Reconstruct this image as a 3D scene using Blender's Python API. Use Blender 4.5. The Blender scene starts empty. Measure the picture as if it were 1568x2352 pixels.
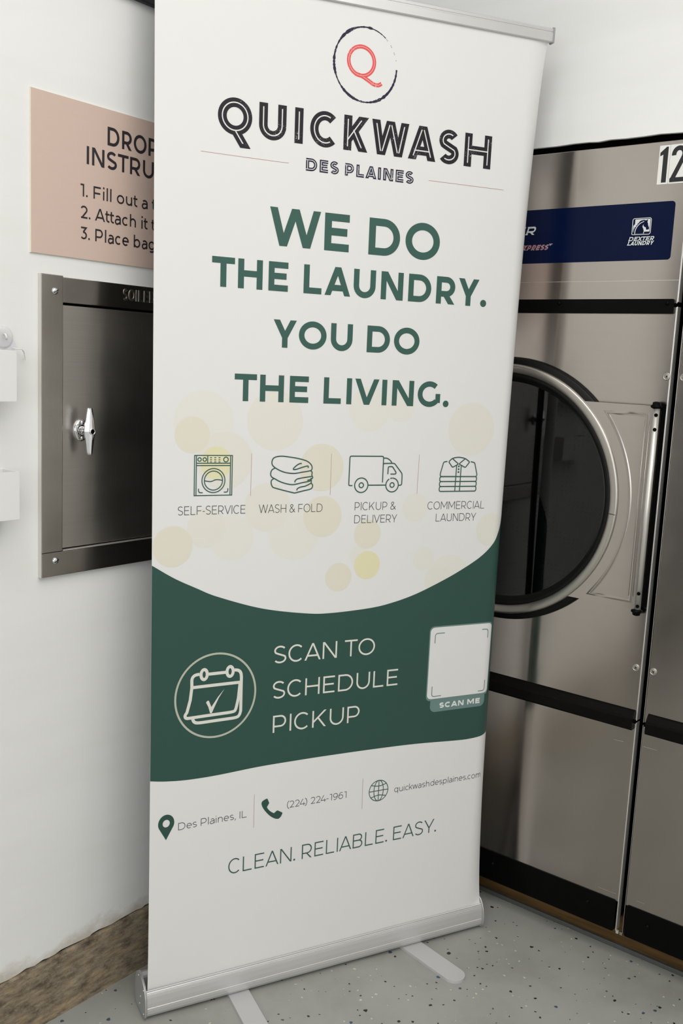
import bpy, bmesh, math, random
import numpy as np
from mathutils import Vector, Matrix
from mathutils.geometry import tessellate_polygon
random.seed(7)
PI = math.pi
sc = bpy.context.scene
COL = sc.collection

# ------------------------------------------------------------------ camera
EYE = Vector((0, 0, 1.386))
cam_d = bpy.data.cameras.new('camera')
cam_d.sensor_fit = 'VERTICAL'
cam_d.sensor_height = 36.0
cam_d.lens = 36.0 * 2196.39 / 2352.0
cam_d.clip_start = 0.02
cam = bpy.data.objects.new('camera', cam_d)
COL.objects.link(cam)
YAW, PITCH, ROLL = 0.6669055, 0.1536473, 0.0478913
fw = Vector((-math.sin(YAW), math.cos(YAW), 0))
rt = Vector((math.cos(YAW), math.sin(YAW), 0))
f2 = fw * math.cos(PITCH) - Vector((0, 0, 1)) * math.sin(PITCH)
u2 = fw * math.sin(PITCH) + Vector((0, 0, 1)) * math.cos(PITCH)
r3 = rt * math.cos(ROLL) + u2 * math.sin(ROLL)
u3 = u2 * math.cos(ROLL) - rt * math.sin(ROLL)
cam.matrix_world = Matrix(((r3.x, u3.x, -f2.x, EYE.x), (r3.y, u3.y, -f2.y, EYE.y), (r3.z, u3.z, -f2.z, EYE.z), (0, 0, 0, 1)))
sc.camera = cam

# ------------------------------------------------------------------ light and exposure
sc.view_settings.view_transform = 'Standard'
sc.view_settings.look = 'None'
sc.view_settings.gamma = 1.0
sc.view_settings.exposure = 0.0
w = bpy.data.worlds.new('world')
sc.world = w
w.use_nodes = True
w.node_tree.nodes['Background'].inputs[0].default_value = (0.9, 0.95, 1.0, 1)
w.node_tree.nodes['Background'].inputs[1].default_value = 0.22

def area_light(name, loc, target, sx, sy, power, colour):
    l = bpy.data.lights.new(name, 'AREA')
    l.shape = 'RECTANGLE'
    l.size, l.size_y, l.energy, l.color = sx, sy, power, colour
    o = bpy.data.objects.new(name, l)
    COL.objects.link(o)
    o.location = loc
    o.rotation_euler = (Vector(target) - Vector(loc)).to_track_quat('-Z', 'Y').to_euler()
    return o

area_light('ceiling_bounce_light', (0.3, 0.2, 2.86), (0.3, 0.2, 0), 2.6, 2.6, 56, (1.0, 0.975, 0.94))  # stands in for light bounced off the ceiling; no fixture modelled
area_light('ceiling_bounce_light', (2.6, -2.6, 2.86), (2.6, -2.6, 0), 2.4, 2.4, 42, (1.0, 0.975, 0.94))  # second unseen ceiling source for the same bounced light
area_light('window_fill_light', (1.6, -4.9, 1.6), (0.0, 2.0, 1.3), 4.4, 2.2, 78, (0.93, 0.97, 1.0))  # added fill, set as an assumed shop window behind the camera

# ------------------------------------------------------------------ materials
def mat(name, col, rough=0.5, metal=0.0, spec=0.5, coat=0.0, aniso=0.0):
    m = bpy.data.materials.new(name)
    m.use_nodes = True
    b = m.node_tree.nodes['Principled BSDF']
    b.inputs['Base Color'].default_value = (*col, 1)
    b.inputs['Roughness'].default_value = rough
    b.inputs['Metallic'].default_value = metal
    b.inputs['Specular IOR Level'].default_value = spec
    b.inputs['Coat Weight'].default_value = coat
    if aniso:
        b.inputs['Anisotropic'].default_value = aniso
    return m

def nd(m, typ, **kw):
    n = m.node_tree.nodes.new(typ)
    for k, v in kw.items():
        setattr(n, k, v)
    return n

def lk(m, a, b):
    m.node_tree.links.new(a, b)

def bsdf(m):
    return m.node_tree.nodes['Principled BSDF']

def ramp(m, fac, stops):
    r = nd(m, 'ShaderNodeValToRGB')
    els = r.color_ramp.elements
    while len(els) < len(stops):
        els.new(0.5)
    for e, (p, c) in zip(els, stops):
        e.position = p
        e.color = (*c, 1) if len(c) == 3 else c
    lk(m, fac, r.inputs[0])
    return r

def coords(m, scale=(1, 1, 1), kind='Object'):
    t = nd(m, 'ShaderNodeTexCoord')
    mp = nd(m, 'ShaderNodeMapping')
    mp.inputs['Scale'].default_value = scale
    lk(m, t.outputs[kind], mp.inputs[0])
    return mp.outputs[0]

def noise(m, vec, scale, detail=4, rough=0.55):
    n = nd(m, 'ShaderNodeTexNoise')
    n.inputs['Scale'].default_value = scale
    n.inputs['Detail'].default_value = detail
    n.inputs['Roughness'].default_value = rough
    lk(m, vec, n.inputs['Vector'])
    return n

def bump(m, h, strength, dist=0.01):
    b = nd(m, 'ShaderNodeBump')
    b.inputs['Strength'].default_value = strength
    b.inputs['Distance'].default_value = dist
    lk(m, h, b.inputs['Height'])
    lk(m, b.outputs[0], bsdf(m).inputs['Normal'])
    return b

def brushed(name, col, rough, axis, aniso=0.75, var=0.06):
    """brushed sheet metal, the grain running along axis"""
    m = mat(name, col, rough, 1.0)
    b = bsdf(m)
    b.inputs['Anisotropic'].default_value = aniso
    t = nd(m, 'ShaderNodeCombineXYZ')
    t.inputs[2].default_value = 1.0          # the sheen spreads across the grain
    lk(m, t.outputs[0], b.inputs['Tangent'])
    s = tuple(3.0 if a else 260.0 for a in axis)
    n = noise(m, coords(m, s), 1.0, 3, 0.6)
    n2 = noise(m, coords(m), 5.0, 3, 0.6)
    mx = nd(m, 'ShaderNodeMath', operation='ADD')
    lk(m, n.outputs[0], mx.inputs[0])
    lk(m, n2.outputs[0], mx.inputs[1])
    r = ramp(m, mx.outputs[0], [(0.35, tuple(c * (1 - var) for c in col)), (1.0, tuple(min(1, c * (1 + var)) for c in col))])
    hf = nd(m, 'ShaderNodeMath', operation='MULTIPLY')
    lk(m, mx.outputs[0], hf.inputs[0])
    hf.inputs[1].default_value = 0.5
    r2 = ramp(m, hf.outputs[0], [(0.3, tuple(c * (1 - var) for c in col)), (0.7, tuple(min(1, c * (1 + var)) for c in col))])
    lk(m, r2.outputs[0], b.inputs['Base Color'])
    rr = nd(m, 'ShaderNodeMapRange')
    rr.inputs['From Min'].default_value, rr.inputs['From Max'].default_value = 0.3, 0.7
    rr.inputs['To Min'].default_value, rr.inputs['To Max'].default_value = rough * 0.85, rough * 1.2
    lk(m, n2.outputs[0], rr.inputs[0])
    lk(m, rr.outputs[0], b.inputs['Roughness'])
    return m

M = {}
# painted wall
m = mat('white_wall_paint', (0.86, 0.86, 0.845), 0.62, 0, 0.3)
n = noise(m, coords(m), 60, 3); n2 = noise(m, coords(m, (1, 1, 5)), 2.2, 5, 0.6)
r = ramp(m, n2.outputs[0], [(0.25, (0.83, 0.83, 0.81)), (0.6, (0.865, 0.865, 0.855))])
tcw = nd(m, 'ShaderNodeTexCoord'); sx = nd(m, 'ShaderNodeSeparateXYZ'); lk(m, tcw.outputs['Object'], sx.inputs[0])
ns = noise(m, coords(m, (1, 1, 1.4)), 9, 8, 0.7)
zz = nd(m, 'ShaderNodeMapRange'); zz.inputs['From Min'].default_value, zz.inputs['From Max'].default_value = 0.14, 0.22
zz.inputs['To Min'].default_value, zz.inputs['To Max'].default_value = 0.30, -0.25; lk(m, sx.outputs[2], zz.inputs[0])
sm_ = nd(m, 'ShaderNodeMath', operation='ADD'); lk(m, ns.outputs[0], sm_.inputs[0]); lk(m, zz.outputs[0], sm_.inputs[1])
rs = ramp(m, sm_.outputs[0], [(0.56, (0, 0, 0)), (0.80, (0.75, 0.75, 0.75))])
mxw = nd(m, 'ShaderNodeMixRGB'); lk(m, rs.outputs[0], mxw.inputs[0]); lk(m, r.outputs[0], mxw.inputs[1]); mxw.inputs[2].default_value = (0.52, 0.46, 0.37, 1)
lk(m, mxw.outputs[0], bsdf(m).inputs['Base Color']); bump(m, n.outputs[0], 0.06, 0.004)
M['wall'] = m
M['ceil'] = mat('white_ceiling', (0.85, 0.85, 0.84), 0.8, 0, 0.2)
# epoxy floor with paint chips
m = mat('flecked_grey_floor', (0.30, 0.30, 0.275), 0.42, 0, 0.4)
vec = coords(m)
base = noise(m, vec, 4.0, 6, 0.6)
rb = ramp(m, base.outputs[0], [(0.3, (0.285, 0.28, 0.25)), (0.52, (0.345, 0.35, 0.325)), (0.75, (0.38, 0.385, 0.36))])
cur = rb.outputs[0]
for scale, thr, gate, colours in ((44, 0.16, 0.50, [(0.018, 0.018, 0.02), (0.60, 0.57, 0.42), (0.05, 0.085, 0.14)]), (78, 0.18, 0.66, [(0.02, 0.02, 0.022), (0.55, 0.53, 0.42), (0.6, 0.57, 0.44)])):
    wob = noise(m, vec, 150, 1)
    mxv = nd(m, 'ShaderNodeMixRGB'); mxv.inputs[0].default_value = 0.006
    lk(m, vec, mxv.inputs[1]); lk(m, wob.outputs[1], mxv.inputs[2])
    mpn = nd(m, 'ShaderNodeMapping'); mpn.inputs['Scale'].default_value = (1, 1, 0.0); lk(m, mxv.outputs[0], mpn.inputs[0])
    vo = nd(m, 'ShaderNodeTexVoronoi'); vo.inputs['Scale'].default_value = scale
    lk(m, mpn.outputs[0], vo.inputs['Vector'])
    sep = nd(m, 'ShaderNodeSeparateColor'); lk(m, vo.outputs['Color'], sep.inputs[0])
    # chip size differs from cell to cell
    sz = nd(m, 'ShaderNodeMath', operation='MULTIPLY'); lk(m, sep.outputs[1], sz.inputs[0]); sz.inputs[1].default_value = thr * 1.1
    sz2 = nd(m, 'ShaderNodeMath', operation='ADD'); lk(m, sz.outputs[0], sz2.inputs[0]); sz2.inputs[1].default_value = thr * 0.25
    lt = nd(m, 'ShaderNodeMath', operation='LESS_THAN'); lk(m, vo.outputs['Distance'], lt.inputs[0]); lk(m, sz2.outputs[0], lt.inputs[1])
    gt = nd(m, 'ShaderNodeMath', operation='GREATER_THAN'); lk(m, sep.outputs[0], gt.inputs[0]); gt.inputs[1].default_value = gate
    an = nd(m, 'ShaderNodeMath', operation='MULTIPLY'); lk(m, lt.outputs[0], an.inputs[0]); lk(m, gt.outputs[0], an.inputs[1])
    cr = ramp(m, sep.outputs[2], [(0.0, colours[0]), (0.44, colours[1]), (0.74, colours[2])] if scale > 50 else [(0.0, colours[0]), (0.40, colours[1]), (0.70, colours[2])]); cr.color_ramp.interpolation = 'CONSTANT'
    mx = nd(m, 'ShaderNodeMixRGB'); lk(m, an.outputs[0], mx.inputs[0]); lk(m, cur, mx.inputs[1]); lk(m, cr.outputs[0], mx.inputs[2])
    cur = mx.outputs[0]
lk(m, cur, bsdf(m).inputs['Base Color'])
fb = noise(m, vec, 30, 4); bump(m, fb.outputs[0], 0.08, 0.004)
M['floor'] = m
# weathered bare wood
m = mat('weathered_wood', (0.2, 0.15, 0.1), 0.8, 0, 0.2)
v = coords(m, (1, 2.2, 10)); a = noise(m, v, 13, 12, 0.80); b2 = noise(m, coords(m, (1, 1, 1.8)), 20, 10, 0.78)
r1 = ramp(m, a.outputs[0], [(0.28, (0.10, 0.077, 0.052)), (0.44, (0.25, 0.20, 0.14)), (0.57, (0.36, 0.30, 0.22)), (0.74, (0.50, 0.43, 0.33))])
r2 = ramp(m, b2.outputs[0], [(0.36, (0.42, 0.40, 0.38)), (0.50, (0.95, 0.95, 0.95)), (0.68, (1.35, 1.2, 0.95))])
mx = nd(m, 'ShaderNodeMixRGB', blend_type='MULTIPLY'); mx.inputs[0].default_value = 1
lk(m, r1.outputs[0], mx.inputs[1]); lk(m, r2.outputs[0], mx.inputs[2]); lk(m, mx.outputs[0], bsdf(m).inputs['Base Color'])
bump(m, a.outputs[0], 0.35, 0.01)
M['oldwood'] = m
m = mat('brown_stained_board', (0.10, 0.055, 0.016), 0.55, 0, 0.3)
a = noise(m, coords(m, (1.2, 6, 20)), 5, 5, 0.6)
r1 = ramp(m, a.outputs[0], [(0.3, (0.055, 0.032, 0.010)), (0.55, (0.12, 0.065, 0.018)), (0.8, (0.18, 0.10, 0.03))]); lk(m, r1.outputs[0], bsdf(m).inputs['Base Color'])
M['brown'] = m
M['kerb'] = mat('slate_grey_paint', (0.085, 0.09, 0.085), 0.5)
M['dark_trim'] = mat('charcoal_paint', (0.012, 0.011, 0.014), 0.5)
M['plaster'] = mat('cracked_plaster', (0.50, 0.46, 0.40), 0.9)
M['steel'] = brushed('brushed_steel', (0.43, 0.392, 0.36), 0.17, (1, 0, 0), 0.8, 0.03)
M['steel_ring'] = mat('satin_steel', (0.50, 0.47, 0.43), 0.34, 1.0)
M['emboss'] = mat('pressed_steel', (0.40, 0.375, 0.34), 0.33, 1.0)
M['steel_dark'] = brushed('dull_stainless', (0.43, 0.40, 0.365), 0.22, (0, 1, 0), 0.7)
M['steel_hatch'] = brushed('dull_hatch_steel', (0.46, 0.43, 0.395), 0.40, (0, 1, 0), 0.5)
M['edge'] = mat('bare_metal_edge', (0.72, 0.70, 0.66), 0.35, 0.7)
M['chrome'] = mat('chrome', (0.82, 0.82, 0.84), 0.06, 1.0)
M['zinc'] = mat('zinc_screw', (0.75, 0.77, 0.78), 0.25, 1.0)
M['black'] = mat('black_enamel', (0.0025, 0.0025, 0.0025), 0.32, 0, 0.07)
m = mat('worn_black_enamel', (0.004, 0.0037, 0.0035), 0.34, 0, 0.08)
a = noise(m, coords(m, (2, 1, 60)), 6, 6, 0.7)
r1 = ramp(m, a.outputs[0], [(0.60, (0.004, 0.0037, 0.0035)), (0.74, (0.035, 0.021, 0.009))]); lk(m, r1.outputs[0], bsdf(m).inputs['Base Color'])
M['black_worn'] = m
M['rubber'] = mat('black_rubber', (0.004, 0.004, 0.004), 0.40, 0, 0.2)
M['dark_panel'] = mat('dark_panel_paint', (0.045, 0.042, 0.038), 0.5)  # for the added panel that only the steel reflects
M['void'] = mat('gap_shade_black', (0.004, 0.004, 0.004), 0.9, 0, 0.0)  # flat black, stands in for the shade in gaps, slots and holes
m = mat('navy_decal', (0.0016, 0.0058, 0.034), 0.16, 0, 0.10)
M['navy'] = m
M['decal_white'] = mat('decal_white', (0.72, 0.74, 0.74), 0.4)
M['decal_grey'] = mat('decal_grey', (0.42, 0.44, 0.47), 0.4)
M['decal_red'] = mat('decal_red', (0.42, 0.045, 0.06), 0.4)
M['sticker'] = mat('white_vinyl_sticker', (0.82, 0.82, 0.79), 0.4)
M['ink'] = mat('black_ink', (0.008, 0.008, 0.010), 0.5)
m = mat('rose_sign_board', (0.66, 0.505, 0.43), 0.42, 0.0, 0.35)
a = noise(m, coords(m, (1, 3, 90)), 3, 2)
r1 = ramp(m, a.outputs[0], [(0.3, (0.655, 0.50, 0.425)), (0.7, (0.665, 0.51, 0.435))]); lk(m, r1.outputs[0], bsdf(m).inputs['Base Color'])
M['rose'] = m
M['cream_edge'] = mat('cream_edge', (0.83, 0.79, 0.66), 0.6)
M['sign_ink'] = mat('sign_lettering', (0.022, 0.017, 0.022), 0.5)
M['white_plastic'] = mat('white_plastic', (0.83, 0.82, 0.81), 0.45)
M['tab_plastic'] = mat('pale_lilac_plastic', (0.74, 0.73, 0.78), 0.4)
m = mat('clear_plastic', (0.9, 0.9, 0.9), 0.12)
bsdf(m).inputs['Alpha'].default_value = 0.35
M['clear'] = m
m = mat('drum_metal', (0.16, 0.16, 0.17), 0.4, 0.8)
vo = nd(m, 'ShaderNodeTexVoronoi'); vo.inputs['Scale'].default_value = 70; vo.inputs['Randomness'].default_value = 0.0
lk(m, coords(m), vo.inputs['Vector'])
r1 = ramp(m, vo.outputs['Distance'], [(0.26, (0.01, 0.01, 0.01)), (0.30, (0.20, 0.20, 0.21))]); lk(m, r1.outputs[0], bsdf(m).inputs['Base Color'])
M['drum'] = m
# tinted dryer window
m = bpy.data.materials.new('smoked_glass'); m.use_nodes = True
for x in list(m.node_tree.nodes):
    m.node_tree.nodes.remove(x)
o_ = nd(m, 'ShaderNodeOutputMaterial'); tr = nd(m, 'ShaderNodeBsdfTransparent'); tr.inputs[0].default_value = (0.07, 0.075, 0.08, 1)
gl = nd(m, 'ShaderNodeBsdfGlossy'); gl.inputs['Roughness'].default_value = 0.03
fr = nd(m, 'ShaderNodeFresnel'); fr.inputs[0].default_value = 1.45; mxs = nd(m, 'ShaderNodeMixShader')
lk(m, fr.outputs[0], mxs.inputs[0]); lk(m, tr.outputs[0], mxs.inputs[1]); lk(m, gl.outputs[0], mxs.inputs[2]); lk(m, mxs.outputs[0], o_.inputs[0])
M['glass'] = m
# banner vinyl and inks
VSP = 0.25
m = mat('white_banner_vinyl', (0.80, 0.79, 0.775), 0.5, 0, VSP)
M['vinyl'] = m
M['vinyl_back'] = mat('grey_banner_back', (0.14, 0.14, 0.14), 0.6, 0, 0.2)
M['green'] = mat('deep_green_print', (0.030, 0.082, 0.066), 0.42, 0, 0.35)
M['green_text'] = mat('green_lettering', (0.046, 0.115, 0.095), 0.45, 0, 0.3)
M['line_green'] = mat('green_line_art', (0.050, 0.115, 0.098), 0.5, 0, 0.25)
M['dark_text'] = mat('dark_grey_lettering', (0.075, 0.085, 0.08), 0.5, 0, 0.25)
M['cream_text'] = mat('cream_lettering', (0.76, 0.75, 0.68), 0.5, 0, 0.25)
M['ring_cream'] = mat('pale_olive_ring', (0.50, 0.52, 0.42), 0.5, 0, 0.25)
M['teal'] = mat('grey_teal_print', (0.16, 0.25, 0.24), 0.45, 0, 0.25)
M['redline'] = mat('thin_red_rule', (0.48, 0.20, 0.19), 0.5, 0, 0.2)

def worn(name, ink, paper, scale, lo, hi):
    m = mat(name, ink, 0.5, 0, 0.25)
    v = coords(m)
    a = noise(m, v, scale, 3, 0.7)
    b = noise(m, v, 22, 2, 0.5)
    ad = nd(m, 'ShaderNodeMath', operation='MULTIPLY_ADD'); lk(m, b.outputs[0], ad.inputs[0]); ad.inputs[1].default_value = 0.45; lk(m, a.outputs[0], ad.inputs[2])
    r = ramp(m, ad.outputs[0], [(lo, ink), (hi, paper)])
    lk(m, r.outputs[0], bsdf(m).inputs['Base Color'])
    return m
PAPER = (0.78, 0.775, 0.76)
M['worn_black'] = worn('worn_black_stamp_ink', (0.018, 0.014, 0.020), PAPER, 480, 0.915, 0.945)
M['worn_navy'] = worn('worn_navy_stamp_ink', (0.020, 0.018, 0.045), PAPER, 420, 0.915, 0.945)
M['worn_red'] = worn('worn_red_stamp_ink', (0.80, 0.098, 0.105), (0.85, 0.6, 0.55), 420, 0.86, 0.92)
M['inline'] = mat('pale_inline', PAPER, 0.5, 0, 0.25)
M['inline_pink'] = mat('pale_pink_inline', (0.86, 0.55, 0.48), 0.5, 0, 0.25)

M['bokeh_a'] = mat('pale_cream_dot', (0.785, 0.762, 0.695), 0.5, 0, VSP)
M['bokeh_d'] = mat('faint_cream_dot', (0.795, 0.775, 0.72), 0.5, 0, VSP)
M['bokeh_b'] = mat('cream_dot', (0.775, 0.735, 0.62), 0.5, 0, VSP)
M['bokeh_c'] = mat('yellow_dot', (0.785, 0.745, 0.49), 0.5, 0, VSP)
M['alu'] = brushed('silver_aluminium', (0.70, 0.695, 0.69), 0.38, (0.41, 0.91, 0), 0.3, 0.0)
bsdf(M['alu']).inputs['Metallic'].default_value = 0.55
M['alu_flat'] = mat('silver_foot_paint', (0.56, 0.56, 0.565), 0.38, 0.2)
M['cap_grey'] = mat('grey_end_cap', (0.36, 0.365, 0.37), 0.45, 0.2)
M['pole'] = mat('pole_aluminium', (0.6, 0.6, 0.6), 0.35, 1.0)

# ------------------------------------------------------------------ helpers
def tag(o, label, cat, group=None):
    o['label'] = label; o['category'] = cat
    if group:
        o['group'] = group
    return o

def thing(name, loc, label, cat, group=None):
    o = bpy.data.objects.new(name, None)
    o.empty_display_size = 0.1
    COL.objects.link(o)
    o.location = loc
    return tag(o, label, cat, group)

class MB:
    """collects shapes in world space into one mesh"""
    def __init__(s):
        s.bm = bmesh.new()
        s.mats = []
        s.mi = 0
    def use(s, key):
        if key not in s.mats:
            s.mats.append(key)
        s.mi = s.mats.index(key)
        return s
    def face(s, pts, smooth=False):
        vs = [s.bm.verts.new(p) for p in pts]
        try:
            f = s.bm.faces.new(vs)
            f.material_index = s.mi; f.smooth = smooth
            return f
        except ValueError:
            return None
    def grid(s, rows, smooth=True, closed_u=False, closed_v=False):
        V = [[s.bm.verts.new(p) for p in r] for r in rows]
        nr, nc = len(V), len(V[0])
        for i in range(nr if closed_v else nr - 1):
            for j in range(nc if closed_u else nc - 1):
                q = [V[i][j], V[i][(j + 1) % nc], V[(i + 1) % nr][(j + 1) % nc], V[(i + 1) % nr][j]]
                q2 = []
                for x in q:
                    if x not in q2:
                        q2.append(x)
                if len(q2) >= 3:
                    f = s.bm.faces.new(q2); f.smooth = smooth; f.material_index = s.mi
        return V
    def box(s, x0, x1, y0, y1, z0, z1, bev=0.0):
        r = bmesh.ops.create_cube(s.bm, size=1.0)
        for v in r['verts']:
            v.co = Vector((x0 + (x1 - x0) * (v.co.x + .5), y0 + (y1 - y0) * (v.co.y + .5), z0 + (z1 - z0) * (v.co.z + .5)))
        fs = set(f for v in r['verts'] for f in v.link_faces)
        for f in fs:
            f.material_index = s.mi
        if bev:
            es = list(set(e for v in r['verts'] for e in v.link_edges))
            rr = bmesh.ops.bevel(s.bm, geom=es, offset=bev, segments=2, profile=0.6, affect='EDGES')
            for f in rr['faces']:
                f.material_index = s.mi
        return s
    def prism(s, poly, fn, d0, d1):
        """poly 2D outline; fn(a,b,d) -> 3D"""
        n = len(poly)
        A = [s.bm.verts.new(fn(a, b, d0)) for a, b in poly]
        B = [s.bm.verts.new(fn(a, b, d1)) for a, b in poly]
        for i in range(n):
            f = s.bm.faces.new((A[i], A[(i + 1) % n], B[(i + 1) % n], B[i])); f.material_index = s.mi
        for ring in (A, B):
            tri = tessellate_polygon([[Vector((p[0], p[1], 0)) for p in poly]])
            for t in tri:
                try:
                    f = s.bm.faces.new([ring[k] for k in t]); f.material_index = s.mi
                except ValueError:
                    pass
        return s
    def lathe(s, prof, centre, axis, up, n=48, a0=0.0, a1=2 * PI, smooth=True):
        """prof: list of (radius, height along axis)"""
        ax = Vector(axis).normalized(); u = Vector(up).normalized(); v = ax.cross(u); c = Vector(centre)
        full = abs(a1 - a0 - 2 * PI) < 1e-6
        rows = []
        for r, h in prof:
            row = []
            for k in range(n if full else n + 1):
                t = a0 + (a1 - a0) * k / n
                row.append(c + ax * h + (u * math.cos(t) + v * math.sin(t)) * r)
            rows.append(row)
        s.grid(rows, smooth, closed_u=full)
        return s
    def tube(s, pts, r, n=10, caps=True):
        pts = [Vector(p) for p in pts]
        rows = []
        for i, p in enumerate(pts):
            d = (pts[min(i + 1, len(pts) - 1)] - pts[max(i - 1, 0)]).normalized()
            a = d.cross(Vector((0.31, 0.17, 0.93)))
            if a.length < 1e-4:
                a = d.cross(Vector((1, 0, 0)))
            a.normalize(); b = d.cross(a)
            rr = r[i] if isinstance(r, (list, tuple)) else r
            rows.append([p + (a * math.cos(2 * PI * k / n) + b * math.sin(2 * PI * k / n)) * rr for k in range(n)])
        V = s.grid(rows, True, closed_u=True)
        if caps:
            for ring in (V[0], V[-1]):
                f = s.bm.faces.new(ring); f.material_index = s.mi
        return s
    def build(s, name, parent=None, origin=None, kind=None, recalc=True):
        bmesh.ops.remove_doubles(s.bm, verts=s.bm.verts, dist=1e-6) if recalc else None
        if recalc:
            bmesh.ops.recalc_face_normals(s.bm, faces=s.bm.faces)
        me = bpy.data.meshes.new(name)
        # local origin: parent's location, or given, else world
        off = Vector((0, 0, 0))
        if parent is not None:
            p = parent
            while p is not None:
                off += p.location; p = p.parent
        elif origin is not None:
            off = Vector(origin)
        for v in s.bm.verts:
            v.co -= off
        s.bm.to_mesh(me); s.bm.free()
        for k in s.mats:
            me.materials.append(M[k])
        o = bpy.data.objects.new(name, me)
        COL.objects.link(o)
        if parent is not None:
            o.parent = parent
        elif origin is not None:
            o.location = off
        if kind:
            o['kind'] = kind
        return o

def mb(key):
    return MB().use(key)

def catmull(pts, n=8):
    out = []
    P = [pts[0]] + list(pts) + [pts[-1]]
    for i in range(1, len(P) - 2):
        p0, p1, p2, p3 = [np.array(P[k], float) for k in (i - 1, i, i + 1, i + 2)]
        for k in range(n):
            t = k / n
            out.append(tuple(0.5 * (2 * p1 + (p2 - p0) * t + (2 * p0 - 5 * p1 + 4 * p2 - p3) * t * t + (3 * p1 - p0 - 3 * p2 + p3) * t ** 3)))
    out.append(tuple(pts[-1]))
    return out

def arc(cx, cy, rx, ry, a0, a1, n=14):
    n = max(2, int(n * abs(a1 - a0) / 180) + 1)
    return [(cx + rx * math.cos(math.radians(a0 + (a1 - a0) * k / n)), cy + ry * math.sin(math.radians(a0 + (a1 - a0) * k / n))) for k in range(n + 1)]

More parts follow.
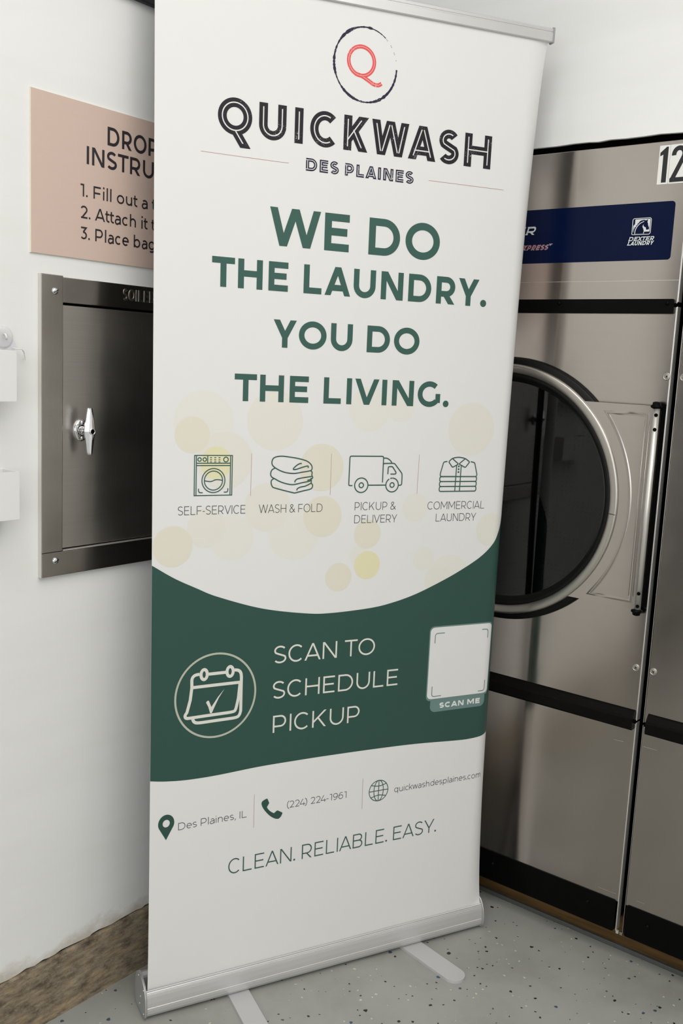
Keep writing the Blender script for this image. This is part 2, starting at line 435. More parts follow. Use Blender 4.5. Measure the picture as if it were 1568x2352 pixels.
# -------- lettering: every glyph is a set of strokes in a box of cap height 1
def glyph(ch, w, t):
    """-> (strokes, ymin, ymax); a stroke is (points, closed)"""
    h = t / 2
    R = w - h
    S = []
    def L(*p): S.append((list(p), False))
    def C(p): S.append((list(p), True))
    def diag(x0, y0, x1, y1):
        S.append(([(x0 - (x1 - x0) * .25, y0 - (y1 - y0) * .25), (x1 + (x1 - x0) * .25, y1 + (y1 - y0) * .25)], False))
    lo, hi = 0.0, 1.0
    ov = 0.012
    def O(x0, x1, y0, y1): return arc((x0 + x1) / 2, (y0 + y1) / 2, (x1 - x0) / 2, (y1 - y0) / 2, 90, 450, 20)[:-1]
    if ch in 'AVW':
        a = h * math.hypot(1, (w / (2 if ch != 'W' else 4))) * 1.0
    if ch == 'A':
        diag(a, 0, w / 2, 1); diag(w - a, 0, w / 2, 1); y = .27; q = a + (w / 2 - a) * y; L((q, y), (w - q, y))
    elif ch == 'B':
        m_ = .53
        L((h, 0), (h, 1)); r1 = (1 - h - m_) / 2; r2 = (m_ - h) / 2; xx = R - .05 * w
        L((h, 1 - h), (xx - r1, 1 - h), *arc(xx - r1, m_ + r1, r1, r1, 90, -90), (h, m_)); L((h, m_), (R - r2, m_), *arc(R - r2, h + r2, r2, r2, 90, -90), (h, h))
    elif ch == 'C':
        L(*arc(w / 2 + .03, .5, w / 2 - h + .03, .5 - h + ov, 46, 314, 22)); lo, hi = -.05, 1.05
    elif ch == 'D':
        rx = min(.5, w * .55) - h
        L((h, h), (h, 1 - h)); L((0, 1 - h), (R - rx, 1 - h), *arc(R - rx, .5, rx, .5 - h, 90, -90, 18), (0, h))
    elif ch == 'E':
        L((h, 0), (h, 1)); L((h, 1 - h), (w, 1 - h)); L((h, .515), (w * .92, .515)); L((h, h), (w, h))
    elif ch == 'F':
        L((h, 0), (h, 1)); L((h, 1 - h), (w, 1 - h)); L((h, .46), (w * .92, .46))
    elif ch == 'G':
        L(*arc(w / 2 + .02, .5, w / 2 - h + .02, .5 - h + ov, 48, 318, 22)); L((R, .16), (R, .52)); lo, hi = -.05, 1.05
    elif ch == 'H':
        L((h, 0), (h, 1)); L((R, 0), (R, 1)); L((h, .51), (R, .51))
    elif ch == 'I':
        L((w / 2, 0), (w / 2, 1))
    elif ch == 'K':
        L((h, 0), (h, 1)); a = h * 1.4; S.append(([(h, .30), (w - a + .2 * (w - a - h), 1.14)], False)); S.append(([(w * .38, .60), (w - a + .3 * (w - a - w * .38), -.18)], False))
    elif ch == 'L':
        L((h, 0), (h, 1)); L((h, h), (w, h))
    elif ch == 'M':
        L((h, 0), (h, 1)); L((R, 0), (R, 1)); q = .26
        S.append(([(h - .25 * (w / 2 - h), 1 + .25 * (1 - q)), (w / 2, q), (R + .25 * (w / 2 - h), 1 + .25 * (1 - q))], False))
    elif ch == 'N':
        L((h, 0), (h, 1)); L((R, 0), (R, 1)); a = h * 1.25; diag(a, 1, w - a, 0)
    elif ch in 'OQ':
        C(O(h, R, h - ov, 1 - h + ov)); lo, hi = -.05, 1.05
        if ch == 'Q':
            lo = -.34; S.append(([(w * .52, .10), (w * .86, -.40)], False))
    elif ch == 'P':
        m_ = .36; r = (1 - h - m_) / 2
        L((h, 0), (h, 1)); L((0, 1 - h), (R - r, 1 - h), *arc(R - r, m_ + r, r, r, 90, -90), (h, m_))
    elif ch == 'R':
        m_ = .37; r = (1 - h - m_) / 2
        L((h, 0), (h, 1)); L((0, 1 - h), (R - r, 1 - h), *arc(R - r, m_ + r, r, r, 90, -90), (h, m_)); a = h * 1.25
        S.append(([(w * .48, m_), (w - a + .3 * (w * .52 - a), -.3 * m_)], False))
    elif ch == 'S':
        lo, hi = -.05, 1.05
        ry = (1 - 2 * h + 2 * ov) / 4; cx = w / 2; rx = w / 2 - h
        p = arc(cx, 1 - h + ov - ry, rx * .94, ry, 32, 215, 16) + [(cx - rx * .35, .5 + ry * .18), (cx + rx * .35, .5 - ry * .18)] + arc(cx, h - ov + ry, rx, ry, 35, -148, 16)
        L(*p)
    elif ch == 'T':
        L((w / 2, 0), (w / 2, 1)); L((0, 1 - h), (w, 1 - h))
    elif ch == 'U':
        r = min(w / 2 - h, .45); lo = -.05
        L((h, 1), (h, r + h - ov), *arc(w / 2, r + h - ov, w / 2 - h, r, 180, 360, 16)[1:], (R, 1))
    elif ch == 'V':
        diag(w / 2, 0, a, 1); diag(w / 2, 0, w - a, 1)
    elif ch == 'W':
        diag(w * .27, 0, a, 1); diag(w * .27, 0, w / 2, 1); diag(w * .73, 0, w / 2, 1); diag(w * .73, 0, w - a, 1)
    elif ch == 'X':
        a = h * 1.35; diag(a, 0, w - a, 1); diag(w - a, 0, a, 1)
    elif ch == 'Y':
        a = h * 1.35; L((w / 2, 0), (w / 2, .42)); S.append(([(a - .2 * (w / 2 - a), 1 + .2 * .62), (w / 2, .38), (w - a + .2 * (w / 2 - a), 1 + .2 * .62)], False))
    elif ch == '.':
        r = max(t * .62, .07); C([(w / 2 + r * math.cos(k * PI / 6) * .5, r + r * math.sin(k * PI / 6) * .5) for k in range(12)]); return S, -1, 2, r * 1.0
    elif ch == ',':
        L((w * .6, t * 1.2), (w * .35, -.16)); lo = -.3
    elif ch == '-':
        L((0, .36), (w, .36))
    elif ch == '(':
        L(*arc(w + .35, .46, w + .3, .68, 118, 242, 14)); lo, hi = -.4, 1.2
    elif ch == ')':
        L(*arc(-.35, .46, w + .3, .68, 62, -62, 14)); lo, hi = -.4, 1.2
    elif ch == '&':
        lo, hi = -.05, 1.05
        L(*catmull([(w, h * .5), (w * .62, .34), (w * .22, .70), (w * .20, .86), (w * .40, 1 - h), (w * .60, .86), (w * .55, .70), (w * .28, .50), (h, .25), (w * .18, h + .02), (w * .42, h), (w * .70, .16), (w * .93, .46)], 6))
    elif ch == '1':
        L((R, 0), (R, 1)); L((0, 1 - h), (R, 1 - h))
    elif ch == '2':
        lo, hi = 0, 1.05
        r = w / 2 - h
        L(*arc(w / 2, 1 - h - r * .92 + ov, r, r * .92, 155, -25, 16), (w * .25, h), (w * .22, h)); L((w * .08, h), (w, h))
    elif ch == '3':
        lo, hi = -.05, 1.05
        L((w * .1, 1 - h), (w * .86, 1 - h), (w * .46, .60)); L((w * .40, .57), *arc(w * .5, h + (.57 - h) / 2, w / 2 - h, (.57 - h) / 2, 92, -145, 16))
    elif ch == '4':
        S.append(([(w * .62, 1.1), (w * .05, .26)], False)); L((0, .24), (w, .24)); L((w * .74, 0), (w * .74, .46))
    elif ch in '69':
        lo, hi = -.05, 1.05
        p = O(h, R, h - ov, .62)
        q = arc(w * .62, .36, w * .62 - h, .64 - h + ov, 180, 68, 14)
        if ch == '9':
            p = [(w - x, 1 - y) for x, y in p]; q = [(w - x, 1 - y) for x, y in q]
        C(p); L(*q)
    # lower case
    elif ch == 'a':
        lo, hi = -.05, .8
        L((R, 0), (R, .45), *arc(w * .5, .45, R - w * .5, .72 - h - .45 + ov, 0, 90, 10), *arc(w * .5, .40, w * .42, .72 - h - .40 + ov, 90, 135, 8)[1:])
        L((R, .40), (w * .42, .40), *arc(w * .42, .205, w * .42 - h, .195, 90, 270, 10), *arc(w * .5, .30, R - w * .5, .30 - h + ov, 280, 355, 8))
    elif ch in 'bdpqg':
        lo, hi = -.34, 1.06
        C(O(h, R, h - ov, .72 - h + ov))
        if ch == 'b': L((h, 0), (h, 1.05))
        if ch == 'd': L((R, 0), (R, 1.05))
        if ch == 'p': L((h, -.27), (h, .72))
        if ch == 'q': L((R, -.27), (R, .72))
        if ch == 'g': L((R, .72), (R, .05), *arc(w * .5, .02, R - w * .5, .27 - h, 0, -130, 14))
    elif ch == 'c':
        lo, hi = -.05, .8
        L(*arc(w / 2 + .02, .36, w / 2 - h + .02, .36 - h + ov, 48, 312, 18))
    elif ch == 'e':
        lo, hi = -.05, .8
        L((h, .37), (R, .37), *arc(w / 2, .37, w / 2 - h, .35 - h + ov, 0, 180, 16)[1:], *arc(w / 2, .36, w / 2 - h, .36 - h + ov, 180, 312, 16)[1:])
    elif ch in 'hn':
        hi = 1.06
        L((h, 0), (h, 1.05 if ch == 'h' else .72)); L((h, .40), *arc(w / 2, .40, w / 2 - h, .32 - h + ov, 165, 0, 14), (R, 0))
    elif ch == 'm':
        L((h, 0), (h, .72)); r = (w - t) / 4
        for x0 in (h, w / 2):
            L((x0, .40), *arc(x0 + r, .42, r, .30 - h + ov, 165, 0, 14), (x0 + 2 * r, 0))
    elif ch == 'i':
        hi = 1.06; L((w / 2, 0), (w / 2, .72)); L((w / 2, .90), (w / 2, .90 + max(t * 1.15, .09)))
    elif ch == 'l':
        hi = 1.06; L((w / 2, 0), (w / 2, 1.05))
    elif ch == 'k':
        hi = 1.06; L((h, 0), (h, 1.05)); L((h, .22), (w - h, .74)); L((w * .42, .42), (w - h, -.04))
    elif ch == 'o':
        lo, hi = -.05, .8; C(O(h, R, h - ov, .72 - h + ov))
    elif ch == 's':
        lo, hi = -.05, .8
        ry = (.72 - 2 * h + 2 * ov) / 4; cx = w / 2; rx = w / 2 - h
        L(*(arc(cx, .72 - h + ov - ry, rx * .94, ry, 35, 215, 14) + [(cx - rx * .3, .36 + ry * .15), (cx + rx * .3, .36 - ry * .15)] + arc(cx, h - ov + ry, rx, ry, 35, -145, 14)))
    elif ch == 't':
        hi = .95; L((w * .36, .92), (w * .36, .24), *arc(w * .36 + .2, .24, .2, .24 - h, 180, 290, 10)); L((0, .72 - h), (w * .95, .72 - h))
    elif ch == 'u':
        lo = -.05; hi = .72
        L((h, .72), (h, .32), *arc(w / 2, .32, w / 2 - h, .32 - h + ov, 180, 360, 16)[1:], (R, .72)); L((R, 0), (R, .72))
    elif ch == 'w':
        hi = .72; a = h * 1.1
        for x0, x1 in ((w * .27, a), (w * .27, w / 2), (w * .73, w / 2), (w * .73, w - a)):
            S.append(([(x0 - .2 * (x1 - x0), -.144), (x1 + .2 * (x1 - x0), .864)], False))
    return S, lo, hi, t

WID = dict(A=1.06, B=.86, C=.97, D=1.0, E=.76, F=.74, G=1.02, H=.94, K=.90, L=.72, M=1.16, N=.95, O=1.14, P=.82, Q=1.14, R=.84, S=.80, T=.86, U=.92, V=1.04, W=1.52, X=.95, Y=.98,
           a=.66, b=.76, c=.68, d=.76, e=.74, g=.76, h=.68, k=.66, m=1.12, n=.68, o=.78, p=.76, q=.76, s=.60, t=.46, u=.68, w=1.06)
WID.update({'1': .36, '2': .72, '3': .70, '4': .84, '6': .76, '9': .76, '0': .86, '(': .24, ')': .24, '-': .34, '&': .92, ' ': .39, ',': .16})
SIDE = {c: .115 for c in 'BDEFHIKLMNPRUbdhiklmnpqu1'}
SIDE.update({c: .065 for c in 'CGOQSceogs02369&()-.,'}); SIDE.update({c: .01 for c in 'AVWXYTtwk4'}); SIDE['a'] = .07; SIDE[' '] = .0

def strip_quads(pts, closed, t):
    """centre line -> convex quads of width t with mitred joints"""
    P = [np.array(p, float) for p in pts]
    Q = [P[0]]
    for p in P[1:]:
        if np.hypot(*(p - Q[-1])) > 1e-5:
            Q.append(p)
    P = Q
    n = len(P)
    if n < 2:
        return []
    h = t / 2
    Ls, Rs = [], []
    for i in range(n):
        if closed:
            a, b = P[i] - P[i - 1], P[(i + 1) % n] - P[i]
        else:
            a = P[i] - P[i - 1] if i > 0 else P[1] - P[0]
            b = P[i + 1] - P[i] if i < n - 1 else P[-1] - P[-2]
        a = a / np.hypot(*a); b = b / np.hypot(*b)
        nn = np.array([-a[1] - b[1], a[0] + b[0]])
        l = np.hypot(*nn)
        nn = np.array([-a[1], a[0]]) if l < 1e-6 else nn / l
        c = max(0.30, nn @ np.array([-a[1], a[0]]))
        Ls.append(P[i] + nn * h / c); Rs.append(P[i] - nn * h / c)
    out = []
    for i in range(n if closed else n - 1):
        j = (i + 1) % n
        out.append([Ls[i], Rs[i], Rs[j], Ls[j]])
    return out

def clip_y(poly, y0, y1):
    for sgn, lim in ((1, y0), (-1, -y1)):
        out = []
        for i in range(len(poly)):
            a, b = poly[i], poly[(i + 1) % len(poly)]
            da, db = sgn * a[1] - lim, sgn * b[1] - lim
            if da >= 0:
                out.append(a)
            if (da >= 0) != (db >= 0):
                out.append(a + (b - a) * (da / (da - db)))
        poly = out
        if len(poly) < 3:
            return []
    return poly

def split_long(quad, mx):
    l = max(np.hypot(*(quad[3] - quad[0])), np.hypot(*(quad[2] - quad[1])))
    k = max(1, int(math.ceil(l / mx)))
    res = []
    for i in range(k):
        a, b = i / k, (i + 1) / k
        res.append([quad[0] + (quad[3] - quad[0]) * a, quad[1] + (quad[2] - quad[1]) * a, quad[1] + (quad[2] - quad[1]) * b, quad[0] + (quad[3] - quad[0]) * b])
    return res

def put(B, poly, fn, off):
    B.face([fn(p[0], p[1], off) for p in poly])

def round_corners(pts, closed, r):
    P = [np.array(p, float) for p in pts]
    n = len(P); out = []
    for i in range(n):
        if not closed and i in (0, n - 1):
            out.append(tuple(P[i])); continue
        a, b, c = P[i - 1], P[i], P[(i + 1) % n]
        la, lc = np.hypot(*(a - b)), np.hypot(*(c - b))
        ca = ((a - b) @ (c - b)) / (la * lc + 1e-12)
        if ca < -.92:
            out.append(tuple(b)); continue
        p, q = b + (a - b) / la * min(r, la * .48), b + (c - b) / lc * min(r, lc * .48)
        for k in range(6):
            f = k / 5
            out.append(tuple(p * (1 - f) ** 2 + b * 2 * f * (1 - f) + q * f * f))
    return out

def draw_strokes(B, strokes, t, fn, off, mx=0.02, lo=-9, hi=9, rnd=0.0):
    """strokes in surface metres"""
    for si, (pts, closed) in enumerate(strokes):
        if rnd:
            pts = round_corners(pts, closed, rnd)
        for q in strip_quads(pts, closed, t):
            for s_ in split_long(q, mx):
                p = clip_y(s_, lo, hi)
                if len(p) >= 3:
                    put(B, p, fn, off + .000015 * si)

def draw_glyph(B, ch, x, y, wd, cap, t, fn, off, trim=0.0, slant=0.0):
    """x,y left baseline in metres; wd glyph width, cap cap height in metres; t stroke (fraction of cap)"""
    S, lo, hi, tt = glyph(ch, wd / cap, t)
    if trim:
        S, lo, hi, _ = glyph(ch, wd / cap, t)
        tt = trim
        lo, hi = lo + t * .42, hi - t * .42
        if ch == 'Q':
            lo = -.22
    for si, (pts, closed) in enumerate(S):
        o_ = off + .00003 * si          # crossing strokes lie a hair apart
        if trim and not closed and len(pts) > 2 and ch in 'CS':
            k = 2
            pts = pts[k:-k]
        for q in strip_quads(pts, closed, tt):
            for s_ in split_long(q, 0.02 / cap):
                p = clip_y(s_, lo, hi)
                if len(p) >= 3:
                    put(B, [(x + (a[0] + slant * a[1]) * cap, y + a[1] * cap) for a in p], fn, o_)

def draw_text(B, txt, x0, x1, y, cap, t, fn, off, trim=0.0, slant=0.0, serif=0.0, word=None):
    """fits txt between x0 and x1"""
    W = lambda c: t if c in 'Iil' else (t * 1.3 if c == '.' else WID[c])
    tot = 0.0; pos = []
    for i, c in enumerate(txt):
        s = SIDE[c]
        if i > 0:
            tot += s
        pos.append(tot); tot += W(c)
        if i < len(txt) - 1:
            tot += s
    k = (x1 - x0) / (tot * cap)
    wi = 0
    for c, p in zip(txt, pos):
        if c == ' ':
            wi += 1
            continue
        if word is not None and wi != word:
            continue
        wd = W(c) * cap * (1 if c in 'Iil.' else k)
        xx = x0 + p * cap * k + (W(c) * cap * (k - 1) / 2 if c in 'Iil.' else 0)
        draw_glyph(B, c, xx, y, wd, cap, t, fn, off, trim, slant)
        if serif:
            # slab serifs at the foot and head of the upright strokes
            for yy in (serif * .5, 1 - serif * .5):
                ends = {'D': (0,), 'E': (0,), 'X': (0, 1), 'T': (), 'R': (0,), 'L': (0,), 'A': (0, 1), 'U': (0, 1), 'N': (0, 1)}.get(c, ())
                for e_ in ends:
                    if c == 'A' and yy > .5 or c in 'UY' and yy < .5 and c != 'Y':
                        continue
                    cx = xx + (t * .5 * cap if e_ == 0 else wd - t * .5 * cap)
                    q = [(cx + (sx_ * .17 + slant * (yy + sy_ * serif * .5)) * cap, y + (yy + sy_ * serif * .5) * cap) for sx_, sy_ in ((-1, -1), (1, -1), (1, 1), (-1, 1))]
                    put(B, q, fn, off + .00012 + (.00003 if e_ else 0))

def fill_poly(B, poly, fn, off):
    tri = tessellate_polygon([[Vector((p[0], p[1], 0)) for p in poly]])
    for t in tri:
        put(B, [poly[k] for k in t], fn, off)

# ------------------------------------------------------------------ setting
XW, YD, YF = -1.562, 2.151, 2.10          # face of the left wall, of the kerb, and of the dryers
ROOM_X, ROOM_Y, CEIL = 4.6, -5.2, 2.95
def plane_strip(name, key, pts):
    B = mb(key); B.face(pts); return B.build(name, kind='structure', recalc=False)

B = mb('floor'); B.box(-1.9, ROOM_X + .1, ROOM_Y - .1, 3.3, -0.1, 0.0); B.build('floor', kind='structure')
B = mb('ceil'); B.box(-1.8, ROOM_X + .1, ROOM_Y - .1, 3.3, CEIL, CEIL + .1); B.build('ceiling', kind='structure')
# the plaster of the left wall ends in a broken edge over the board
def board_top(y): return 0.140 + (y - 1.0) * .012
edge = []
y = -.03
rnd = random.Random(11)
while y < YD + .1:
    edge.append((y, board_top(y) + max(.0008, rnd.gauss(.0028, .0016))))
    y += rnd.uniform(.004, .022)
poly = [(ROOM_Y - .1, 0.0), (-.0305, 0.0)] + edge + [(YD + .15, .15), (YD + .15, CEIL), (ROOM_Y - .1, CEIL)]
B = mb('wall'); B.prism(poly, lambda a, b, d: (XW - d, a, b), 0.0, .12); B.build('wall_left', kind='structure')
# wall over the dryers, its lower edge left ragged above the gap
B = mb('wall')
rag = []
x = XW
while x < ROOM_X:
    rag.append((x, 1.9046 + random.uniform(-.0016, .0018)))
    x += random.uniform(.02, .06)
rag.append((ROOM_X, 1.9052))
poly = rag + [(ROOM_X, CEIL), (XW, CEIL)]
B.prism(poly, lambda a, b, d: (a, d, b), YF - .006, YF + .003)
B.box(.056, ROOM_X, YF - .006, YF + .003, 0, 1.9075)
B.build('wall_back', kind='structure')
B = mb('wall'); B.box(ROOM_X, ROOM_X + .1, ROOM_Y - .1, 3.3, 0, CEIL); B.build('wall_right', kind='structure')
B = mb('wall'); B.box(-1.8, -0.9, ROOM_Y - .1, ROOM_Y, 0, CEIL); B.box(3.9, ROOM_X + .1, ROOM_Y - .1, ROOM_Y, 0, CEIL)
B.box(-0.9, 3.9, ROOM_Y - .1, ROOM_Y, 0, .45); B.box(-0.9, 3.9, ROOM_Y - .1, ROOM_Y, 2.7, CEIL); B.build('wall_front', kind='structure')
B = mb('void'); B.box(XW, ROOM_X, YF + .03, YF + .06, 1.86, 1.99); B.build('gap_shade_strip', kind='structure')  # black strip put in for the shade inside the gap over the dryers
# service space behind the dryers
B = mb('void'); B.box(XW - .12, ROOM_X, 3.2, 3.3, 0, CEIL); B.build('wall_service', kind='structure')
# dark door-shaped panel added out of view, only to darken the steel's reflections
B = mb('dark_panel'); B.box(XW - .03, XW + .012, -1.30, -.04, 0.0, 2.08, .004); B.box(XW + .012, XW + .02, -1.18, -.16, 1.05, 1.95, .004); B.box(XW + .012, XW + .02, -1.18, -.16, .15, .92, .004); B.build('reflected_dark_panel', kind='structure')
# worn board along the foot of the left wall
B = mb('oldwood')
rows = []
ny = 90
for k in range(ny + 1):
    y = -.03 + (2.14 + .03) * k / ny
    zt = 0.140 + (y - 1.0) * .012 + random.uniform(-.0012, .0012)
    bx = XW + .005 + random.uniform(-.0006, .0006)
    rows.append([(XW - .02, y, zt), (bx - .002, y, zt), (bx, y, zt - .004), (bx + .0004, y, .07), (bx, y, 0.0), (XW - .02, y, 0.0)])
B.grid(rows, False)
B.build('baseboard_left', kind='structure')
# black strip painting the shade in the crack behind the ragged plaster edge
B = mb('void'); B.box(XW - .03, XW - .004, -.03, YF, .10, .19); B.build('crack_shade_strip', kind='structure')
# brown board and grey kerb under the dryers
B = mb('brown'); B.box(XW, ROOM_X, YD + .004, YD + .05, .0115, .085); B.build('trim_2', kind='structure')
B = mb('kerb'); B.box(XW, ROOM_X, YD - .004, YD + .05, 0, .0115, .002); B.build('baseboard_back', kind='structure')
# dark board high on the left wall
B = mb('dark_trim'); B.box(XW, XW + .012, 0.9, 1.95, 2.0555, 2.16, .002); B.build('trim_3', kind='structure')

# ------------------------------------------------------------------ tumble dryers
SCR12 = (((-.8244, .5225), (-.8010, .5235)), ((-.8290, .1370), (-.7830, .1373)))      # scratches
SCR13 = (((-.7520, .5260), (-.7200, .5262)), ((-.7300, .1405), (-.7120, .1400)))
def dryer(x0, label, numbered):
    T = thing('tumble_dryer', (x0, YD, 0), label, 'dryer', 'tumble dryers built into the white wall')
    xr = x0 + .800
    X = lambda v: x0 + v
    c0, c1 = .0015, .7975
    # carcass behind the fronts
    B = mb('void'); B.box(X(.012), X(.788), YD + .012, YD + .85, .05, 1.895); B.build('carcass', T)
    # top panel with a folded ledge line
    B = mb('steel'); B.box(X(c0), X(c1), YD, YD + .012, 1.553, 1.9028, .0012); B.use('edge'); B.box(X(c0), X(c1), YD - .0004, YD + .002, 1.6034, 1.6042); B.build('top_panel', T)
    B = mb('steel'); B.box(X(c0), X(c1), YD + .0006, YD + .012, .585, 1.545, .0012); B.build('front_panel', T)
    B = mb('steel'); B.box(X(c0), X(c1), YD, YD + .012, .119, .575, .0012); B.use('edge')
    for (xa, za), (xb, zb) in ((SCR12 if numbered else SCR13)):
        B.face([(xa, YD - .0003, za), (xb, YD - .0003, zb), (xb, YD - .0003, zb + .0006), (xa, YD - .0003, za + .0006)])
    B.build('lower_panel', T)
    # side flanges that stand proud at the seam
    for name, xa in (('edge_flange', .7975), ('edge_flange', -.0005)):
        B = mb('edge' if xa > .1 else 'steel_ring')
        for za, zb in ((.044, .578), (.584, 1.546), (1.556, 1.897)):
            B.box(X(xa), X(xa + (.0024 if xa > .1 else .0014)), YD - (.0012 if xa > .1 else .0008), YD + .02, za, zb, .0007)
        B.box(X(xa + (.002 if xa > .1 else -.006)), X(xa + (.0085 if xa > .1 else .001)), YD - .002, YD + .004, .038, .0455, .0006)
        B.build(name, T)
    # black bands
    def rr(xa, xb, za, zb, r, n=5):
        p = []
        for cx, cz, a in ((xb - r, zb - r, 0), (xa + r, zb - r, 90), (xa + r, za + r, 180), (xb - r, za + r, 270)):
            p += arc(cx, cz, r, r, a, a + 90, n * 2)
        return p
    fY = lambda a, b, d: (a, YD - d, b)
    B = mb('black'); B.prism(rr(X(.010), X(.7925), 1.5302, 1.5628, .005), fY, -.004, .0045); band = B.build('trim_band', T)
    for bx in (.515, .777, .253, .022):
        B = mb('black'); B.lathe([(0, .0085), (.003, .008), (.0048, .0055), (.0052, .004)], (X(bx), YD, 1.5536), (0, -1, 0), (0, 0, 1), 14); B.build('bolt', band)
    # bumper rail: sloping top, flat face
    B = mb('black_worn')
    prof = [(-.004, .611), (.004, .606), (.013, .594), (.015, .588), (.015, .566), (.012, .5615), (-.004, .5615)]
    B.prism(prof, lambda a, b, d: (d, YD - a, b), X(.010), X(.7935)); B.build('bumper_rail', T)
    # toe kick
    B = mb('black'); B.prism(rr(X(.004), X(.7935), .040, .1215, .006), fY, -.012, .0025); toe = B.build('toe_kick', T)
    for bx in (.452, .722, .182, .06):
        B = mb('black'); B.lathe([(0, .0078), (.003, .007), (.0052, .0042), (.0058, .002)], (X(bx), YD, .0885 if bx != .722 else .0905), (0, -1, 0), (0, 0, 1), 14); B.build('bolt', toe)
    # navy decal
    B = mb('navy'); B.prism(rr(X(.026), X(.7720), 1.6485, 1.7745, .008), fY, -.001, .0006); dec = B.build('control_decal', T)
    q = lambda a, b, d: (X(a), YD - .0006 - d, b)
    B = mb('decal_white'); draw_text(B, 'DEXTER', .275, .4325, 1.7163, .0192, .20, q, .0003, slant=.32, serif=.13); B.build('brand_lettering', dec)
    B = mb('decal_grey'); draw_text(B, 'EXPRESS', .392, .4705, 1.6798, .0122, .25, q, .0003, slant=.45)
    for k in range(3):
        zz = 1.6925 - k * .0016
        B.face([q(.4745 + k * .0008, zz, .0003), q(.484 - k * .0022, zz, .0003), q(.4835 - k * .0026, zz + .0011, .0003), q(.4749 + k * .0008, zz + .0011, .0003)])
    B.use('decal_red'); draw_text(B, 'EXPRESS', .393, .4695, 1.6806, .0106, .13, q, .0006, slant=.45); B.build('series_lettering', dec)
    # horse emblem
    B = mb('decal_white')
    ex, ez, es = .6785, 1.7055, .0355
    E = lambda a, b, d: q(ex + a * es * 1.20, ez + b * es, d)
    fr = [(.06, 0), (.93, 0), (1, .08), (1, .92), (.94, 1), (.07, 1), (0, .93), (0, .03)]
    draw_strokes(B, [(fr, True)], .035, E, .0003, 1)
    fill_poly(B, [(.13, .94), (.92, .94), (.95, .90), (.95, .16), (.66, .16), (.66, .05), (.12, .05), (.05, .20), (.05, .55), (.13, .65)], E, .0003)
    B.use('navy')
    horse = [(.62, .055), (.64, .22), (.60, .36), (.55, .46), (.56, .55), (.62, .62), (.60, .52), (.66, .46), (.74, .42), (.76, .30), (.80, .26), (.84, .30), (.88, .27), (.92, .34), (.91, .40),
             (.84, .58), (.85, .62), (.80, .74), (.82, .92), (.72, .85), (.62, .89), (.45, .86), (.33, .76), (.37, .74), (.25, .66), (.30, .65), (.17, .52), (.24, .53), (.08, .40), (.16, .42), (.03, .28), (.12, .32), (.02, .16), (.10, .22), (.05, .055)]
    fill_poly(B, horse, E, .0006)
    B.use('decal_white'); draw_strokes(B, [(catmull([(.16, .04), (.18, .28), (.28, .52), (.44, .70), (.62, .79)], 6), False)], .04, E, .0009, 1)
    B.build('emblem', dec)
    B = mb('decal_white'); draw_text(B, 'DEXTER', .672, .7295, 1.6918, .0088, .21, q, .0003, slant=.32, serif=.15); draw_text(B, 'LAUNDRY', .670, .7295, 1.6822, .0086, .22, q, .0003, slant=.32, serif=.15); B.build('maker_lettering', dec)
    # number stickers
    if numbered:
        for k, (xa, xb, ch) in enumerate(((.7252, .7493, '1'), (.7500, .7930, '2'))):
            B = mb('sticker'); B.prism(rr(X(xa), X(xb), 1.8115, 1.8940, .0012), fY, -.0004, .0007); st = B.build('number_sticker', T)
            B = mb('ink')
            if ch == '1':
                fill_poly(B, [(.7345, 1.8150), (.7452, 1.8150), (.7452, 1.8905), (.7410, 1.8905), (.7275, 1.8790), (.7275, 1.8715), (.7345, 1.8745)], lambda a, b, d: (X(a), YD - d, b), .0010)
            else:
                fn = lambda a, b, d: (X(a), YD - d, b)
                for pts in ([*arc(.7700, 1.8730, .0115, .0128, 190, -28, 16), (.7592, 1.8215)],):
                    for qd in strip_quads(pts, False, .0098):
                        put(B, qd, fn, .0010)
                fill_poly(B, [(.7530, 1.8145), (.7870, 1.8145), (.7870, 1.8240), (.7640, 1.8240), (.7560, 1.8250), (.7530, 1.8225)], fn, .0011)
            B.build('digit', st)
    # countersunk cup washers with cross screws
    for sx, sz in ((.7900, 1.3921), (.7850, .7115), (.0130, 1.3921), (.0115, .7115)):
        c = (X(sx), YD + .0006, sz)
        B = mb('steel_ring'); B.lathe([(.0088, 0), (.0086, .0022), (.0068, .0032), (.0060, .0016)], c, (0, -1, 0), (0, 0, 1), 20); wsh = B.build('cup_washer', T)
        B = mb('steel_ring'); B.lathe([(.0060, .0016), (.0035, .0022), (0, .0024)], c, (0, -1, 0), (0, 0, 1), 20)
        B.use('void')
        for a in (.5, .5 + PI / 2):
            d = Vector((math.cos(a), 0, math.sin(a))); e = Vector((-math.sin(a), 0, math.cos(a))); o = Vector((X(sx), YD - .0022, sz))
            B.face([o - d * .0038 - e * .0006, o + d * .0038 - e * .0006, o + d * .0038 + e * .0006, o - d * .0038 + e * .0006])
        B.build('screw', wsh)
    # ---------------- door
    cx, cz, R0 = X(.3985), 1.0905, .3165
    ce = (cx, YD, cz); ax = (0, -1, 0); up = (0, 0, 1)
    B = mb('rubber'); B.lathe([(R0 - .03, .001), (R0 + .0155, .001), (R0 + .0165, .006), (R0 + .010, .012), (R0 - .03, .012)], ce, ax, up, 96); B.build('door_seal', T)
    B = mb('steel_ring')
    prof = [(R0 - .002, .010), (R0, .016), (R0 - .0004, .0222), (R0 - .002, .0256), (R0 - .0045, .0272), (R0 - .0090, .0274), (R0 - .0150, .0264), (R0 - .0205, .0246), (R0 - .0225, .0232), (R0 - .0230, .0215), (R0 - .0232, .012)]
    B.lathe(prof, ce, ax, up, 120); door = B.build('door', T)
    # the weld in the ring
    B = mb('void')
    aw = math.radians(-4.0)
